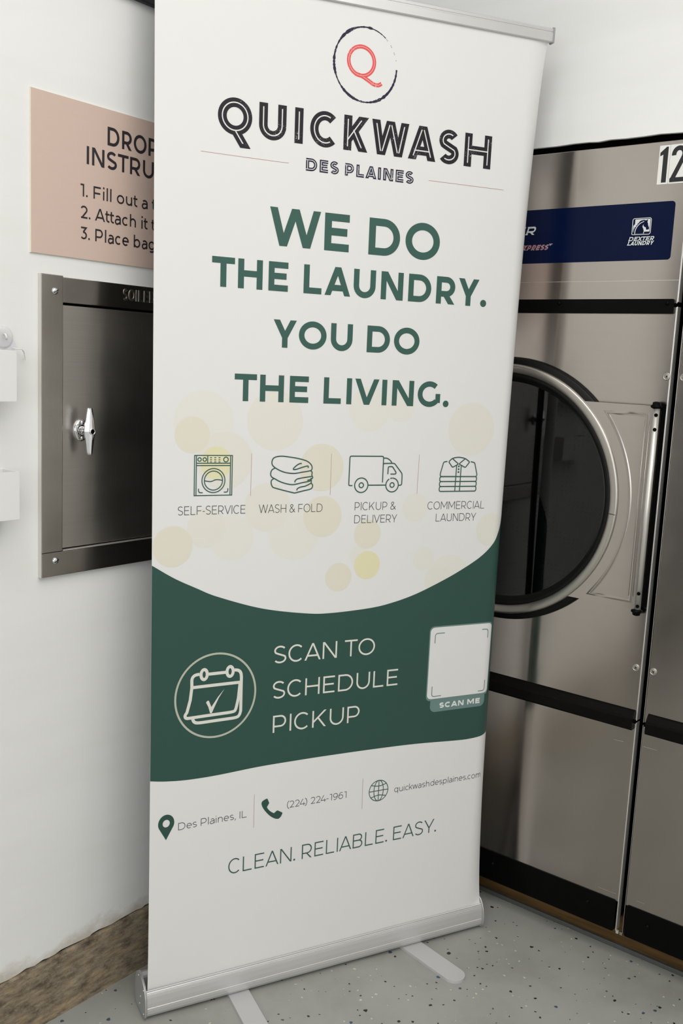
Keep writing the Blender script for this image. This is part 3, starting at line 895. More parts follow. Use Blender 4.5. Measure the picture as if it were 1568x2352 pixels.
    d = Vector((math.cos(aw), 0, math.sin(aw))); e = Vector((-math.sin(aw), 0, math.cos(aw)))
    for ra, rb, y0, y1 in ((R0 - .0215, R0 - .003, .0288, .0288),):
        o = Vector((cx, YD - .0287, cz))
        B.face([o + d * ra - e * .0005, o + d * rb - e * .0005, o + d * rb + e * .0005, o + d * ra + e * .0005])
    B.build('ring_joint', door)
    B = mb('rubber'); B.lathe([(R0 - .0225, .020), (R0 - .026, .0225), (R0 - .034, .0205), (R0 - .040, .010), (R0 - .046, .004)], ce, ax, up, 96); B.build('window_gasket', door)
    B = mb('glass'); B.lathe([(0, .0072), (.12, .0070), (R0 - .038, .0062)], ce, ax, up, 72); B.build('window_glass', door)
    # hinge plate between the ring and the pin
    def plate_poly(r, xe, zt, zb):
        a1 = math.asin((zt - cz) / r); a0 = math.asin((zb - cz) / r)
        return [(cx + r * math.cos(a0 + (a1 - a0) * k / 30), cz + r * math.sin(a0 + (a1 - a0) * k / 30)) for k in range(31)] + [(xe, zt), (xe, zb)]
    B = mb('steel'); B.prism(plate_poly(R0 - .003, X(.7760), 1.3262, .8548), fY, .004, .0225); plate = B.build('hinge_plate', door)
    # pressed outline on the plate: the D shaped bead
    B = mb('steel')
    pr = R0 + .0255
    pts = [(cx + pr * math.cos(a), cz + pr * math.sin(a)) for a in np.linspace(math.asin((.8725 - cz) / pr), math.asin((1.3045 - cz) / pr), 40)]
    loop = pts + [(X(.7640), 1.3045), (X(.7640), .8725)]
    bead = [(-.0048, .0), (-.0026, .0008), (-.0010, .0013), (.0010, .0013), (.0026, .0008), (.0048, 0)]
    n = len(loop); rows = []
    for i in range(n):
        p0, p1, p2 = [np.array(loop[j % n]) for j in (i - 1, i, i + 1)]
        a = (p1 - p0) / np.hypot(*(p1 - p0)); b = (p2 - p1) / np.hypot(*(p2 - p1)); nn = np.array([-a[1] - b[1], a[0] + b[0]]); nn /= np.hypot(*nn); nn /= max(.5, nn @ np.array([-a[1], a[0]]))
        rows.append([(p1[0] + nn[0] * o, YD - .0223 - hh, p1[1] + nn[1] * o) for o, hh in bead])
    B.grid(rows, True, closed_v=True)
    for xx in (.7695, .7595):
        B.tube([(X(xx), YD - .0222, .885), (X(xx), YD - .0222, 1.292)], .0009, 6)
    B.build('pressed_bead', plate)
    # hinge pin
    B = mb('edge'); B.tube([(X(.7815), YD - .0185, .852), (X(.7815), YD - .0185, 1.3235)], .0072, 20); pin = B.build('hinge_pin', door)
    for z in (1.3055, 1.273, .894, .864):
        B = mb('void'); B.lathe([(0, .0074), (.0042, .0074)], (X(.7815), YD - .0185, z), (.30, -.95, 0), (0, 0, 1), 14); B.build('pin_hole', pin)
    for z0, s_ in ((1.3235, 1), (.852, -1)):
        B = mb('black'); B.lathe([(.0078, -.004), (.0128, -.001), (.0128, .003), (.0095, .0045), (.0088, .0100), (.005, .0118), (0, .0122)], (X(.7800), YD - .0178, z0), (0, 0, s_), (1, 0, 0), 22); B.build('hinge_cap', door)
    B = mb('void'); B.box(X(.7870), X(.7962), YD - .0040, YD + .001, .860, 1.330); B.build('hinge_slot', door)
    # drum seen through the window
    B = mb('drum'); B.lathe([(R0 - .045, -.02), (R0 - .03, -.06), (R0 + .03, -.075), (R0 + .03, -.60), (.05, -.64), (0, -.64)], ce, ax, up, 64); B.build('drum', T)
    # door catch at the left of the ring
    B = mb('black'); B.box(X(.028), X(.060), YD - .016, YD + .002, 1.395, 1.462, .003) if not numbered else B.box(X(.05), X(.075), YD - .012, YD + .002, 1.06, 1.12, .003); B.build('door_catch', T)
    # the front panel has the door opening cut through
    return T

d12 = dryer(-1.5735, 'stainless steel tumble dryer numbered 12 right behind the banner stand', True)
d13 = dryer(-0.7580, 'stainless steel tumble dryer without a number, cut by the right photo edge', False)
# round openings in the front panels and carcasses
for o in list(COL.objects):
    if o.type == 'MESH' and o.name.split('.')[0] in ('front_panel', 'carcass') and o.parent in (d12, d13):
        me = bpy.data.meshes.new('cut'); bm = bmesh.new()
        r_ = bmesh.ops.create_cone(bm, cap_ends=True, segments=72, radius1=.272 if o.name.startswith('front') else .36, radius2=.272 if o.name.startswith('front') else .36, depth=.12 if o.name.startswith('front') else 1.40)
        bmesh.ops.rotate(bm, verts=bm.verts, cent=(0, 0, 0), matrix=Matrix.Rotation(PI / 2, 3, 'X'))
        bmesh.ops.translate(bm, verts=bm.verts, vec=(.3985, 0, 1.0905))
        bm.to_mesh(me); bm.free()
        c = bpy.data.objects.new('cutter', me); COL.objects.link(c); c.parent = o.parent
        bpy.context.view_layer.update()
        md = o.modifiers.new('opening', 'BOOLEAN'); md.object = c; md.solver = 'EXACT'
        dg = bpy.context.evaluated_depsgraph_get()
        nm = bpy.data.meshes.new_from_object(o.evaluated_get(dg))
        o.modifiers.clear(); o.data = nm
        bpy.data.objects.remove(c)

# machines scaled down about the camera onto a nearer plane: fronts stand 5 cm proud of the kerb
SD = 0.9763
for T in (d12, d13):
    for o in T.children_recursive:
        for v in o.data.vertices:
            v.co *= SD
    T.location = (T.location.x * SD, YF, 0.0328)

# ------------------------------------------------------------------ soiled linen hatch in the left wall
H = thing('laundry_hatch', (XW, 1.28, .95), 'dull stainless laundry drop hatch in the left wall below the pink sign', 'hatch')
xf = -1.551  # hatch, sign, pocket coordinates below: image pixels projected through the camera onto wall planes
YR = 1.530
fX = lambda a, b, d: (XW + d, a, b)
B = mb('steel_dark'); B.box(XW - .002, xf, 1.0537, 1.0998, 1.0007, 1.5236, .0012); st = B.build('frame_stile', H)
B = mb('edge'); B.box(XW - .002, xf - .0014, 1.0526, 1.0537, .953, 1.5236); B.build('frame_edge', st)
B = mb('steel_dark'); B.box(XW - .002, xf, YR - .046, YR, 1.0007, 1.5236, .0012); B.build('frame_stile', H)
B = mb('steel_dark'); B.box(XW - .002, xf - .0012, 1.1004, YR - .0466, 1.4745, 1.5210, .0010); top = B.build('frame_head', H)
B = mb('steel_dark'); B.box(XW - .002, xf, 1.0537, YR, .9530, 1.0000, .0012); B.build('frame_sill', H)
B = mb('edge'); B.box(XW - .001, xf - .0006, 1.1015, YR - .047, 1.0003, 1.0023, .0004); B.build('sill_strip', H)
B = mb('void'); B.box(XW - .002, XW + .0008, 1.0990, YR - .045, .999, 1.476); B.build('hatch_gap_shade', H)  # black plate, paints the shadow gap around the hatch door
B = mb('steel_hatch'); B.box(XW, -1.5565, 1.1008, YR - .0472, 1.0050, 1.4700, .0008); door = B.build('hatch_door', H)
for y, z in ((1.0816, 1.4938), (1.0834, .9834)):
    B = mb('zinc'); B.lathe([(.0066, 0), (.0062, .0018), (.0045, .0034), (.002, .0042), (0, .0044)], (xf, y, z), (1, 0, 0), (0, 0, 1), 20)
    B.use('void'); B.face([(xf + .0046, y - .0052, z - .0026), (xf + .0046, y - .0046, z - .0036), (xf + .0046, y + .0052, z + .0022), (xf + .0046, y + .0046, z + .0032)])
    B.build('screw', H)
# raised letters
B = mb('emboss')
def emboss(B, txt, y0, y1, z, cap, t, x, hgt):
    tmp = MB().use('emboss')
    draw_text(tmp, txt, y0, y1, z, cap, t, lambda a, b, d: (x, a, b), 0)
    for f in list(tmp.bm.faces):
        pts = [v.co.copy() for v in f.verts]
        c = sum(pts, Vector()) / len(pts)
        top_ = [Vector((x + hgt, *(c + (p - c) * .97)[1:])) for p in pts]
        B.face(top_)
        for i in range(len(pts)):
            j = (i + 1) % len(pts)
            B.face([pts[i], pts[j], top_[j], top_[i]])
    tmp.bm.free()
emboss(B, 'SOILED', 1.2405, 1.3215, 1.4900, .0225, .17, xf - .0012, .0013)
B.build('raised_lettering', top)
# T handle
hy, hz = 1.1440, 1.2343
B = mb('chrome')
B.lathe([(.0165, 0), (.0165, .003), (.0150, .0050), (.0100, .0058), (.0085, .006)], (-1.5565, hy, hz), (1, 0, 0), (0, 0, 1), 36)
for v in B.bm.verts:
    v.co.z = hz + (v.co.z - hz) * 1.30
han = B.build('handle', door)
for s_ in (1, -1):
    B = mb('zinc'); B.lathe([(.0040, .0050), (.0036, .0066), (.0018, .0076), (0, .0078)], (-1.5565, hy, hz + s_ * .0150), (1, 0, 0), (0, 0, 1), 14); B.build('handle_screw', han)
B = mb('chrome'); B.lathe([(.0092, .004), (.0088, .013), (.0080, .0135), (.0080, .026)], (-1.5565, hy, hz), (1, 0, 0), (0, 0, 1), 28); B.build('handle_stem', han)
B = mb('chrome')
rows = []
for k in range(25):
    s_ = -1 + 2 * k / 24
    wy = .0128 * (1 - .58 * abs(s_)) * (1 if abs(s_) < .96 else .8)
    dx = .0075 * (1 - .42 * abs(s_))
    zc = hz + .0448 * s_
    c = -1.5275
    rows.append([(c - dx * .7, hy - wy * .8, zc), (c - dx * .7, hy + wy * .8, zc), (c + dx * .25, hy + wy, zc), (c + dx, hy + wy * .55, zc), (c + dx * 1.12, hy, zc), (c + dx, hy - wy * .55, zc), (c + dx * .25, hy - wy, zc)])
V = B.grid(rows, False, closed_u=True)
for r_ in (V[0], V[-1]):
    B.bm.faces.new(r_)
B.build('lever', han)
B = mb('chrome'); B.lathe([(.0062, .0), (.0062, .0030), (.0052, .0036), (.0045, .0026)], (-1.5205, hy, hz), (1, 0, 0), (0, 0, 1), 24)
B.use('void'); B.lathe([(.0045, .0026), (0, .0026)], (-1.5205, hy, hz), (1, 0, 0), (0, 0, 1), 20); B.build('key_cylinder', han)

# ------------------------------------------------------------------ sign above the hatch
SG = thing('instruction_sign', (XW, 1.30, 1.56), 'pinkish beige drop instructions sign on the left wall above the steel hatch', 'sign')
B = mb('rose'); B.box(XW + .0026, XW + .0035, 1.0371, 1.600, 1.5594, 1.8425); B.build('sign_face', SG)
B = mb('cream_edge'); B.box(XW, XW + .0026, 1.0355, 1.6008, 1.5588, 1.8432); B.build('sign_backing', SG)
fs = lambda a, b, d: (XW + .0035 + d, a, b)
for txt, y0, y1, z, cap, t in (('DROP', 1.2036, 1.3265, 1.7772, .0340, .165), ('INSTRU', 1.1562, 1.3180, 1.7340, .0325, .165), ('1. Fill out a t', 1.1425, 1.3250, 1.6738, .0230, .138), ('2. Attach it t', 1.1425, 1.3240, 1.6342, .0230, .138), ('3. Place bag', 1.1425, 1.3240, 1.5958, .0230, .138)):
    B = mb('sign_ink'); draw_text(B, txt, y0, y1, z, cap, t, fs, .0003); B.build('sign_lettering', SG)

# ------------------------------------------------------------------ wall pockets at the left edge
def pocket(zt, zb, yr, label):
    P = thing('wall_pocket', (XW, yr - .1, zb), label, 'wall pocket', 'white wall pockets left of the steel hatch')
    yl, xo, t = yr - .23, -1.510, .0022
    for nm, args in (('front', (xo - t, xo, yl, yr, zb, zt)), ('back', (XW, XW + t, yl + t, yr - t, zb + t, zt)), ('side', (XW, xo - t, yr - t, yr, zb, zt)), ('side', (XW, xo - t, yl, yl + t, zb, zt)), ('bottom', (XW, xo - t, yl + t, yr - t, zb, zb + t))):
        B = mb('white_plastic'); B.box(*args, .0004); B.build(nm, P)
    return P
P1 = pocket(1.3815, 1.2925, .9750, 'upper white wall pocket with a clear hook over it, left photo edge')
B = mb('tab_plastic')
yc, zt_, wv = .965, 1.4085, .0375
poly = [(yc - wv, 1.378), (yc + wv, 1.378), (yc + wv, 1.393)] + arc(yc, 1.390, wv, .024, 0, 180, 20)[1:] + [(yc - wv, 1.39)]
B.prism(poly, lambda a, b, d: (XW + d, a, b), .0022, .0042); B.build('hanging_tab', P1)
P2 = pocket(1.1675, 1.0805, .9796, 'lower white wall pocket, empty, at the left photo edge')
K = thing('suction_hook', (XW, .977, 1.405), 'clear round adhesive hook holding the upper white wall pocket', 'hook')
B = mb('clear'); B.lathe([(0, .0046), (.014, .0046), (.0190, .0050), (.0195, .0062), (.0150, .0070), (0, .0072)], (XW, .9775, 1.4045), (1, 0, 0), (0, 0, 1), 32); B.build('disc', K)
B = mb('white_plastic'); B.tube([(XW + .0072, .9775, 1.4100), (XW + .013, .9778, 1.4095), (XW + .016, .978, 1.405), (XW + .014, .9785, 1.400)], .0016, 8); B.build('peg', K)
tw = MB().use('white_plastic')
for pts in ([(-1.555, .9950, 1.3860), (-1.548, 1.0000, 1.3850), (-1.546, 1.0080, 1.3845), (-1.549, 1.0140, 1.3805), (-1.552, 1.0170, 1.3760)], [(-1.550, 1.0120, 1.3820), (-1.551, 1.0170, 1.3775), (-1.553, 1.0150, 1.3660)], [(-1.552, 1.0170, 1.3770), (-1.553, 1.0195, 1.3720), (-1.554, 1.0205, 1.3655)]):
    tw.tube(catmull(pts, 5), .0009, 7)
tag(tw.build('twist_tie', origin=(-1.555, 1.0, 1.385)), 'short clear twist tie poking from the upper white wall pocket', 'twist tie')

# ------------------------------------------------------------------ banner stand
FL, FR = Vector((-1.4073, 1.2047, 0)), Vector((-1.0546, 1.9919, 0))
eb = (FR - FL).normalized(); nb = Vector((-eb.y, eb.x, 0))     # along the base; towards its back
LB = (FR - FL).length
BS = thing('banner_stand', tuple((FL + FR) / 2 + nb * .04), 'tall white and green roll up banner stand with silver base in the corner', 'banner stand')
def base_pt(a, d, z): return FL + eb * a + nb * d + Vector((0, 0, z))
outer = [(.014, .006), (.006, .0085), (.0015, .016), (.0, .024), (.0002, .0295), (.0012, .0302), (.0013, .0312), (.0006, .0320), (.0010, .040), (.0026, .052), (.0040, .0575), (.0050, .0578), (.0046, .0590), (.0056, .0605), (.0052, .0618), (.0064, .0632), (.0066, .0660), (.0080, .0668), (.0092, .0655)]
inner = [(.0095, .058), (.011, .040), (.020, .034), (.036, .040), (.040, .060), (.0395, .077)]
backp = [(.041, .0815), (.050, .0840), (.060, .081), (.069, .070), (.0745, .055), (.076, .035), (.072, .012), (.066, .006)]
prof = outer + inner + backp
B = mb('alu')
rows = []
for a in np.linspace(.004, LB - .004, 26):
    rows.append([base_pt(a, d, z) for d, z in prof])
V = B.grid(rows, False, closed_u=True)
base = B.build('base_housing', BS)
capo = [(.014, .004), (.004, .007), (-.0012, .016), (-.0022, .026), (-.0016, .038), (.0008, .052), (.0060, .0645), (.0150, .0745), (.0280, .0815), (.0420, .0860), (.0560, .0862), (.0680, .078), (.0765, .062), (.079, .040), (.076, .012), (.068, .004)]
for a0, a1, s_ in ((-.0005, .0042, -1), (LB - .0042, LB + .0005, 1)):
    B = mb('cap_grey'); B.prism(capo, lambda d, z, a: base_pt(a, d, z), a0, a1)
    B.use('edge')
    for d, z in ((.010, .014), (.052, .078), (.013, .066), (.034, .040), (.040, .020)):
        p = base_pt(a0 if s_ < 0 else a1, d, z)
        B.lathe([(.0022, 0), (.0018, .0010), (0, .0014)], p, tuple(eb * s_), (0, 0, 1), 10)
    B.build('end_cap', BS)
    # bright rim of the cap
    B = mb('edge'); rim = [base_pt((a0 if s_ < 0 else a1) - s_ * .001, d - .0004, z) for d, z in capo[1:10]]
    B.tube([Vector(p) for p in rim], .0010, 6); B.build('cap_rim', BS)
# swivel feet
def foot(p0, ang, length, width, back):
    d = Vector((math.cos(ang), math.sin(ang), 0)); e = Vector((-d.y, d.x, 0)); c = Vector(p0)
    poly = [(-back, -width / 2), (length - width / 2, -width / 2)] + [(length - width / 2 + width / 2 * math.cos(t), width / 2 * math.sin(t)) for t in np.linspace(-PI / 2, PI / 2, 16)][1:-1] + [(length - width / 2, width / 2), (-back, width / 2)]
    B = mb('alu_flat'); B.prism(poly, lambda a, b, z: tuple(c + d * a + e * b + Vector((0, 0, z))), 0.0, .0062)
    o = B.build('foot', BS)
    return o
foot((-1.3211, 1.3983, 0), math.radians(-26.0), .215, .0475, .05)
foot((-1.1388, 1.8077, 0), math.radians(-11.6), .160, .0525, .05)

# the printed sheet: a plane between slot and rail with its long edges curling back
BLv, BRv = Vector((-1.41564, 1.21640, .0640)), Vector((-1.06554, 1.99456, .0646))
TLv, TRv = Vector((-1.49945, 1.26222, 2.10059)), Vector((-1.05757, 1.99389, 2.09994))
BLv.z -= .0; 
TH, PW, S0, THL, S1 = 1.3556, .3978, .9458, -.0967, .2915
WS, HS = .8540, 2.0350      # sheet width and visible height in metres
sheet_up = ((TLv + TRv) - (BLv + BRv)).normalized()
def surf(u, v, off=0.0):
    vc = min(max(v, 0.0), 1.0)
    L = BLv.lerp(TLv, v); R = BRv.lerp(TRv, v)
    e = R - L; wl = e.length; e = e / wl
    n = sheet_up.cross(e).normalized()
    s_ = math.sin(PI * vc) ** PW if 0 < vc < 1 else 0.0
    t = TH * s_; x = u * wl; b = 0.0; ang = 0.0
    if u > S0:
        q = (u - S0) / (1 - S0); a = (1 - S0) * wl
        if t > 1e-5:
            x = S0 * wl + a * math.sin(t * q) / t; b = a * (1 - math.cos(t * q)) / t; ang = t * q
    if u < S1:
        q = (S1 - u) / S1; t2 = THL * s_; a = S1 * wl
        if abs(t2) > 1e-5:
            x = S1 * wl - a * math.sin(t2 * q) / t2; b = a * (1 - math.cos(t2 * q)) / t2; ang = -t2 * q
    nn = n * math.cos(ang) - e * math.sin(ang)
    return L + e * x + n * b - nn * off
def on_sheet(a, b, off):      # sheet metres -> space
    return surf(a / WS, b / HS, off)
us = sorted(set([k / 40 for k in range(38)] + [S0 + (1 - S0) * k / 14 for k in range(15)]))
vs = [-.014, -.006, 0.0, .002, .005, .01, .017, .025] + [.035 + .93 * k / 70 for k in range(71)] + [.975, .983, .99, .995, .998, 1.0, 1.006]
B = mb('vinyl'); B.grid([[surf(u, v, 0) for u in us] for v in vs], True)
B.use('vinyl_back'); B.grid([[surf(u, v, -.0006) for u in us] for v in vs], True)
B.use('vinyl')
for uu in (0.0, 1.0):
    B.grid([[surf(uu, v, 0), surf(uu, v, -.0006)] for v in vs], False)
sheet = B.build('printed_sheet', BS, recalc=False)

def sm(u, v): return (u * WS, v * HS)
def art(name, key, fn_draw, label=None):
    B = mb(key); fn_draw(B)
    o = B.build(name, sheet, recalc=False)
    if label:
        o['label'] = label
    return o
# pale dots
dots = [(.123, .586, .074, 'a'), (.095, .5733, .043, 'b'), (.155, .5457, .039, 'c'), (.302, .5886, .072, 'a'), (.554, .6031, .057, 'a'), (.641, .6066, .040, 'a'), (.853, .5843, .070, 'a'), (.428, .5411, .059, 'b'), (.435, .4892, .052, 'b'),
        (.562, .469, .038, 'b'), (.565, .4349, .037, 'c'), (.485, .4231, .037, 'b'), (.050, .4633, .049, 'b'), (.133, .4804, .048, 'a'), (.359, .4727, .068, 'a'), (.698, .4968, .038, 'a'), (.731, .4392, .032, 'a'), (.811, .4150, .065, 'a'),
        (.778, .4140, .040, 'a'), (.935, .4700, .045, 'a'), (.287, .5002, .060, 'a'), (.198, .4699, .056, 'a'), (.177, .5481, .069, 'a'), (.540, .4464, .026, 'a')]
for i_ in (0, 4, 5, 14, 15, 16, 17, 21, 23):
    dots[i_] = dots[i_][:3] + ('d',)
dots.sort(key=lambda d: 'dabc'.index(d[3]))
def draw_dots(B):
    for i, (u, v, r, k) in enumerate(dots):
        B.use('bokeh_' + k)
        for ring in range(10):
            pr = []
            for k2 in range(64):
                t0, t1 = 2 * PI * k2 / 64, 2 * PI * (k2 + 1) / 64
                quad = []
                for rr_, tt in ((ring / 10, t0), ((ring + 1) / 10, t0), ((ring + 1) / 10, t1), (ring / 10, t1)):
                    quad.append(surf(max(.0, u + r * rr_ * math.cos(tt)), v + r * WS / HS * rr_ * math.sin(tt), min(.00010 + .000004 * i, .00017)))
                if ring == 0:
                    quad = quad[1:]
                B.face(quad)
art('dot_pattern', 'bokeh_a', draw_dots, 'pale yellow dots')
# green band
w1 = catmull([(0, .4457), (.0548, .4315), (.1092, .4202), (.1646, .4097), (.2783, .3945), (.3957, .3860), (.4683, .3843), (.58, .3868), (.6437, .3911), (.708, .3984), (.773, .4090), (.8389, .4216), (.9052, .4372), (.9444, .4519), (.9661, .4680), (1.0, .50)], 10)
w2 = catmull([(0, .2267), (.0385, .2236), (.0939, .2212), (.173, .2208), (.289, .2230), (.4094, .2238), (.4842, .2239), (.6, .2236), (.7345, .2224), (.8759, .2190), (.9194, .2188), (.9566, .2203), (1.0, .224)], 10)
def draw_band(B):
    cols = sorted(set(us + [k / 180 for k in range(181)]))
    rows = []
    for u in cols:
        hi = np.interp(u, [p[0] for p in w1], [p[1] for p in w1]); lo = np.interp(u, [p[0] for p in w2], [p[1] for p in w2])
        rows.append([surf(u, lo + (hi - lo) * k / 16, .00021) for k in range(17)])
    B.grid(rows, True)
art('green_band', 'green', draw_band, 'deep green wave band')
TXT, TOP = .0003, .00052
def line(name, key, txt, u0, u1, v, vcap, t, label=None, off=TXT):
    for wd in range(len(txt.split(' ')) if name in ('headline_lettering', 'call_lettering') else 1):
        art(name, key, lambda B: draw_text(B, txt, u0 * WS, u1 * WS, v * HS, (vcap - v) * HS, t, on_sheet, off, word=wd if name in ('headline_lettering', 'call_lettering') else None), label)
line('headline_lettering', 'green_text', 'WE DO', .2748, .7258, .7620, .7990, .205)
line('headline_lettering', 'green_text', 'THE LAUNDRY.', .1368, .8715, .7178, .7464, .215)
line('headline_lettering', 'green_text', 'YOU DO', .2894, .6835, .6624, .6900, .215)
line('headline_lettering', 'green_text', 'THE LIVING.', .1969, .7792, .6076, .6346, .215)
for txt, u0, u1, v in (('SELF-SERVICE', .0617, .2306, .4942), ('WASH & FOLD', .2652, .4337, .4943), ('PICKUP &', .5228, .6399, .4952), ('DELIVERY', .5230, .6457, .4812), ('COMMERCIAL', .7341, .9094, .4945), ('LAUNDRY', .7613, .8857, .4808)):
    line('caption_lettering', 'dark_text', txt, u0, u1, v, v + .0087, .076)
line('call_lettering', 'cream_text', 'SCAN TO', .3146, .5993, .3341, .3527, .100)
line('call_lettering', 'cream_text', 'SCHEDULE', .3137, .6725, .2956, .3144, .100)
line('call_lettering', 'cream_text', 'PICKUP', .3172, .5625, .2582, .2770, .100)
line('contact_lettering', 'dark_text', 'Des Plaines, IL', .0722, .2523, .1689, .1767, .085)
line('contact_lettering', 'dark_text', '(224) 224-1961', .3630, .5344, .1711, .1787, .085)
line('contact_lettering', 'dark_text', 'quickwashdesplaines.com', .6808, .9651, .1676, .1748, .088)
line('slogan_lettering', 'line_green', 'CLEAN. RELIABLE. EASY.', .2056, .8233, .1088, .1254, .082)
# maker's name: stamped inline letters
def company(B):
    for ch, u0, u1 in (('Q', .1451, .2266), ('U', .2431, .3094), ('I', .3302, .3507), ('C', .3684, .4390), ('K', .4535, .5190), ('W', .5255, .6246), ('A', .6240, .7006), ('S', .7070, .7640), ('H', .7796, .8563)):
        cap = .0338 * HS
        for key, tr in (('worn_black', 0), ('inline', .034)):
            B.use(key)
            draw_glyph(B, ch, u0 * WS, .8620 * HS, (u1 - u0) * WS, cap, .258, on_sheet, TXT if not tr else TOP, tr)
art('company_lettering', 'worn_black', company)
def place(B):
    for key, tr in (('worn_navy', 0), ('inline', .055)):
        B.use(key)
        draw_text(B, 'DES PLAINES', .3607 * WS, .6431 * WS, .8372 * HS, .0122 * HS, .27, on_sheet, TXT if not tr else TOP, tr)
art('place_lettering', 'worn_navy', place)
# emblem: brushed ring and a red letter
def ring(B):
    cu, cv, ru, rv = .5028, .9460, .0805, .0356
    N = 150
    rnd = random.Random(3)
    wid = []
    for k in range(N + 1):
        a = 360 * k / N
        if a < 52: wv = 0
        elif a < 80: wv = .0009
        elif a < 300: wv = .0021 + .0006 * math.sin(a / 9)
        else: wv = .0030 - .0012 * (a - 300) / 60
        wid.append(wv * (1 + rnd.uniform(-.35, .30)))
    for k in range(N):
        a = 360 * k / N
        if wid[k] == 0 or wid[k + 1] == 0:
            if 6 < a < 52 and k % 5 in (0, 1) and a > 14:
                t0 = math.radians(a)
                p = np.array([(cu + ru * math.cos(t0)) * WS, (cv + rv * math.sin(t0)) * HS])
                put(B, [p + (-.0005, -.001), p + (.0005, -.0008), p + (.0003, .001), p + (-.0005, .0008)], on_sheet, TXT)
            continue
        pts = []
        for kk, sgn in ((k, -1), (k, 1), (k + 1, 1), (k + 1, -1)):
            t0 = math.radians(360 * kk / N)
            pts.append((cu * WS + (ru * WS + sgn * wid[kk]) * math.cos(t0), cv * HS + (rv * HS + sgn * wid[kk]) * math.sin(t0)))
        put(B, pts, on_sheet, TXT)
art('logo_ring', 'worn_navy', ring)
def letter_q(B):
    cu, cv = .4920, .9489
    o = [((cu + .0330 * math.cos(a)) * WS, (cv + .0138 * math.sin(a)) * HS) for a in np.linspace(0, 2 * PI, 41)[:-1]]
    tail = catmull([sm(.4770, .9362), sm(.4930, .9350), sm(.5085, .9322), sm(.5255, .9288), sm(.5380, .9287), sm(.5455, .9307)], 6)
    for key, t, off in (('worn_red', .0078, TXT), ('inline_pink', .0010, TOP)):
        B.use(key)
        draw_strokes(B, [(o, True), (tail if t > .002 else tail[8:], False)], t, on_sheet, off)
art('logo_letter', 'worn_red', letter_q, 'red letter Q')
for a, b in (((.1065, .8426), (.3180, .8422)), ((.6847, .8428), (.8998, .8428)), ((.2436, .5555), (.2432, .5121)), ((.4530, .5556), (.4532, .5120)), ((.7014, .5554), (.7004, .5122)), ((.2722, .1928), (.2720, .1560)), ((.5822, .1904), (.5832, .1546))):
    art('divider_rule', 'redline', lambda B, a=a, b=b: draw_strokes(B, [([sm(*a), sm(*b)], False)], .00075, on_sheet, TXT))
# service pictograms
LT = .0026
def ell(u, v, ru, n=32, a0=0, a1=360, rv=None):
    rv = ru * WS / HS if rv is None else rv
    return [((u + ru * math.cos(math.radians(a0 + (a1 - a0) * k / n))) * WS, (v + rv * math.sin(math.radians(a0 + (a1 - a0) * k / n))) * HS) for k in range(n + (0 if a1 - a0 == 360 else 1))]
def P(*pts): return [sm(*p) for p in pts]
def washer(B):
    S = [(P((.1013, .5531), (.1950, .5531), (.1950, .5133), (.1013, .5133)), True), (P((.1057, .5531), (.1057, .5133)), False), (P((.1906, .5531), (.1906, .5133)), False),
         (P((.1057, .5454), (.1906, .5454)), False), (P((.1057, .5431), (.1906, .5431)), False), (P((.1335, .5531), (.1335, .5454)), False),
         (ell(.1134, .5491, .0042, 20), True), (ell(.1261, .5491, .0042, 20), True), (ell(.1789, .5491, .0057, 24), True), (ell(.1486, .5281, .0286, 40), True), (ell(.1486, .5281, .0226, 40), True),
         (catmull(P((.1262, .5281), (.1340, .5274), (.1430, .5272), (.1530, .5288), (.1620, .5289), (.1710, .5282)), 5), False),
         (catmull(P((.1119, .5202), (.1121, .5178), (.1145, .5164), (.1224, .5161)), 4), False), (catmull(P((.1849, .5202), (.1847, .5180), (.1825, .5165), (.1748, .5164)), 4), False)]
    draw_strokes(B, S, LT * .82, on_sheet, TXT)
    for i in range(3):
        for j in range(3):
            draw_strokes(B, [(P((.1392 + .0105 * i, .5509 - .0021 * j), (.1442 + .0105 * i, .5509 - .0021 * j)), False)], .0018, on_sheet, TXT)
def towels(B):
    S = [(catmull(P((.3050, .5406), (.2975, .5435), (.2962, .5475), (.3020, .5512), (.3193, .5527), (.3420, .5518), (.3653, .5503), (.3870, .5478), (.3990, .5440), (.4018, .5402), (.3975, .5378), (.3760, .5362), (.3542, .5349), (.3330, .5358), (.3180, .5378), (.3050, .5406)), 5), False),
         (catmull(P((.3050, .5406), (.2965, .5385), (.2933, .5346), (.2960, .5315), (.3027, .5298)), 5), False), (catmull(P((.3027, .5298), (.3200, .5262), (.3400, .5238), (.3551, .5234), (.3760, .5252), (.3960, .5268), (.4005, .5284), (.3995, .5303)), 5), False),
         (catmull(P((.3975, .5378), (.4022, .5362), (.4018, .5335), (.4030, .5320), (.4042, .5303), (.4000, .5288), (.3900, .5276)), 5), False), (catmull(P((.3027, .5298), (.2960, .5278), (.2955, .5245), (.2985, .5215), (.3034, .5202), (.3300, .5172), (.3573, .5145)), 5), False),
         (catmull(P((.3573, .5145), (.3780, .5165), (.3990, .5185), (.4040, .5205), (.4045, .5228), (.4010, .5250), (.4010, .5280)), 5), False),
         (catmull(P((.3908, .5406), (.3915, .5420), (.3885, .5426), (.3740, .5410), (.3600, .5392), (.3530, .5390), (.3530, .5403), (.3600, .5430), (.3680, .5450), (.3740, .5452)), 5), False),
         (catmull(P((.3575, .5256), (.3578, .5272), (.3640, .5292), (.3800, .5305), (.4020, .5318)), 5), False), (catmull(P((.3630, .5172), (.3645, .5190), (.3720, .5206), (.3860, .5218), (.4000, .5246)), 5), False)]
    draw_strokes(B, S, LT, on_sheet, TXT)
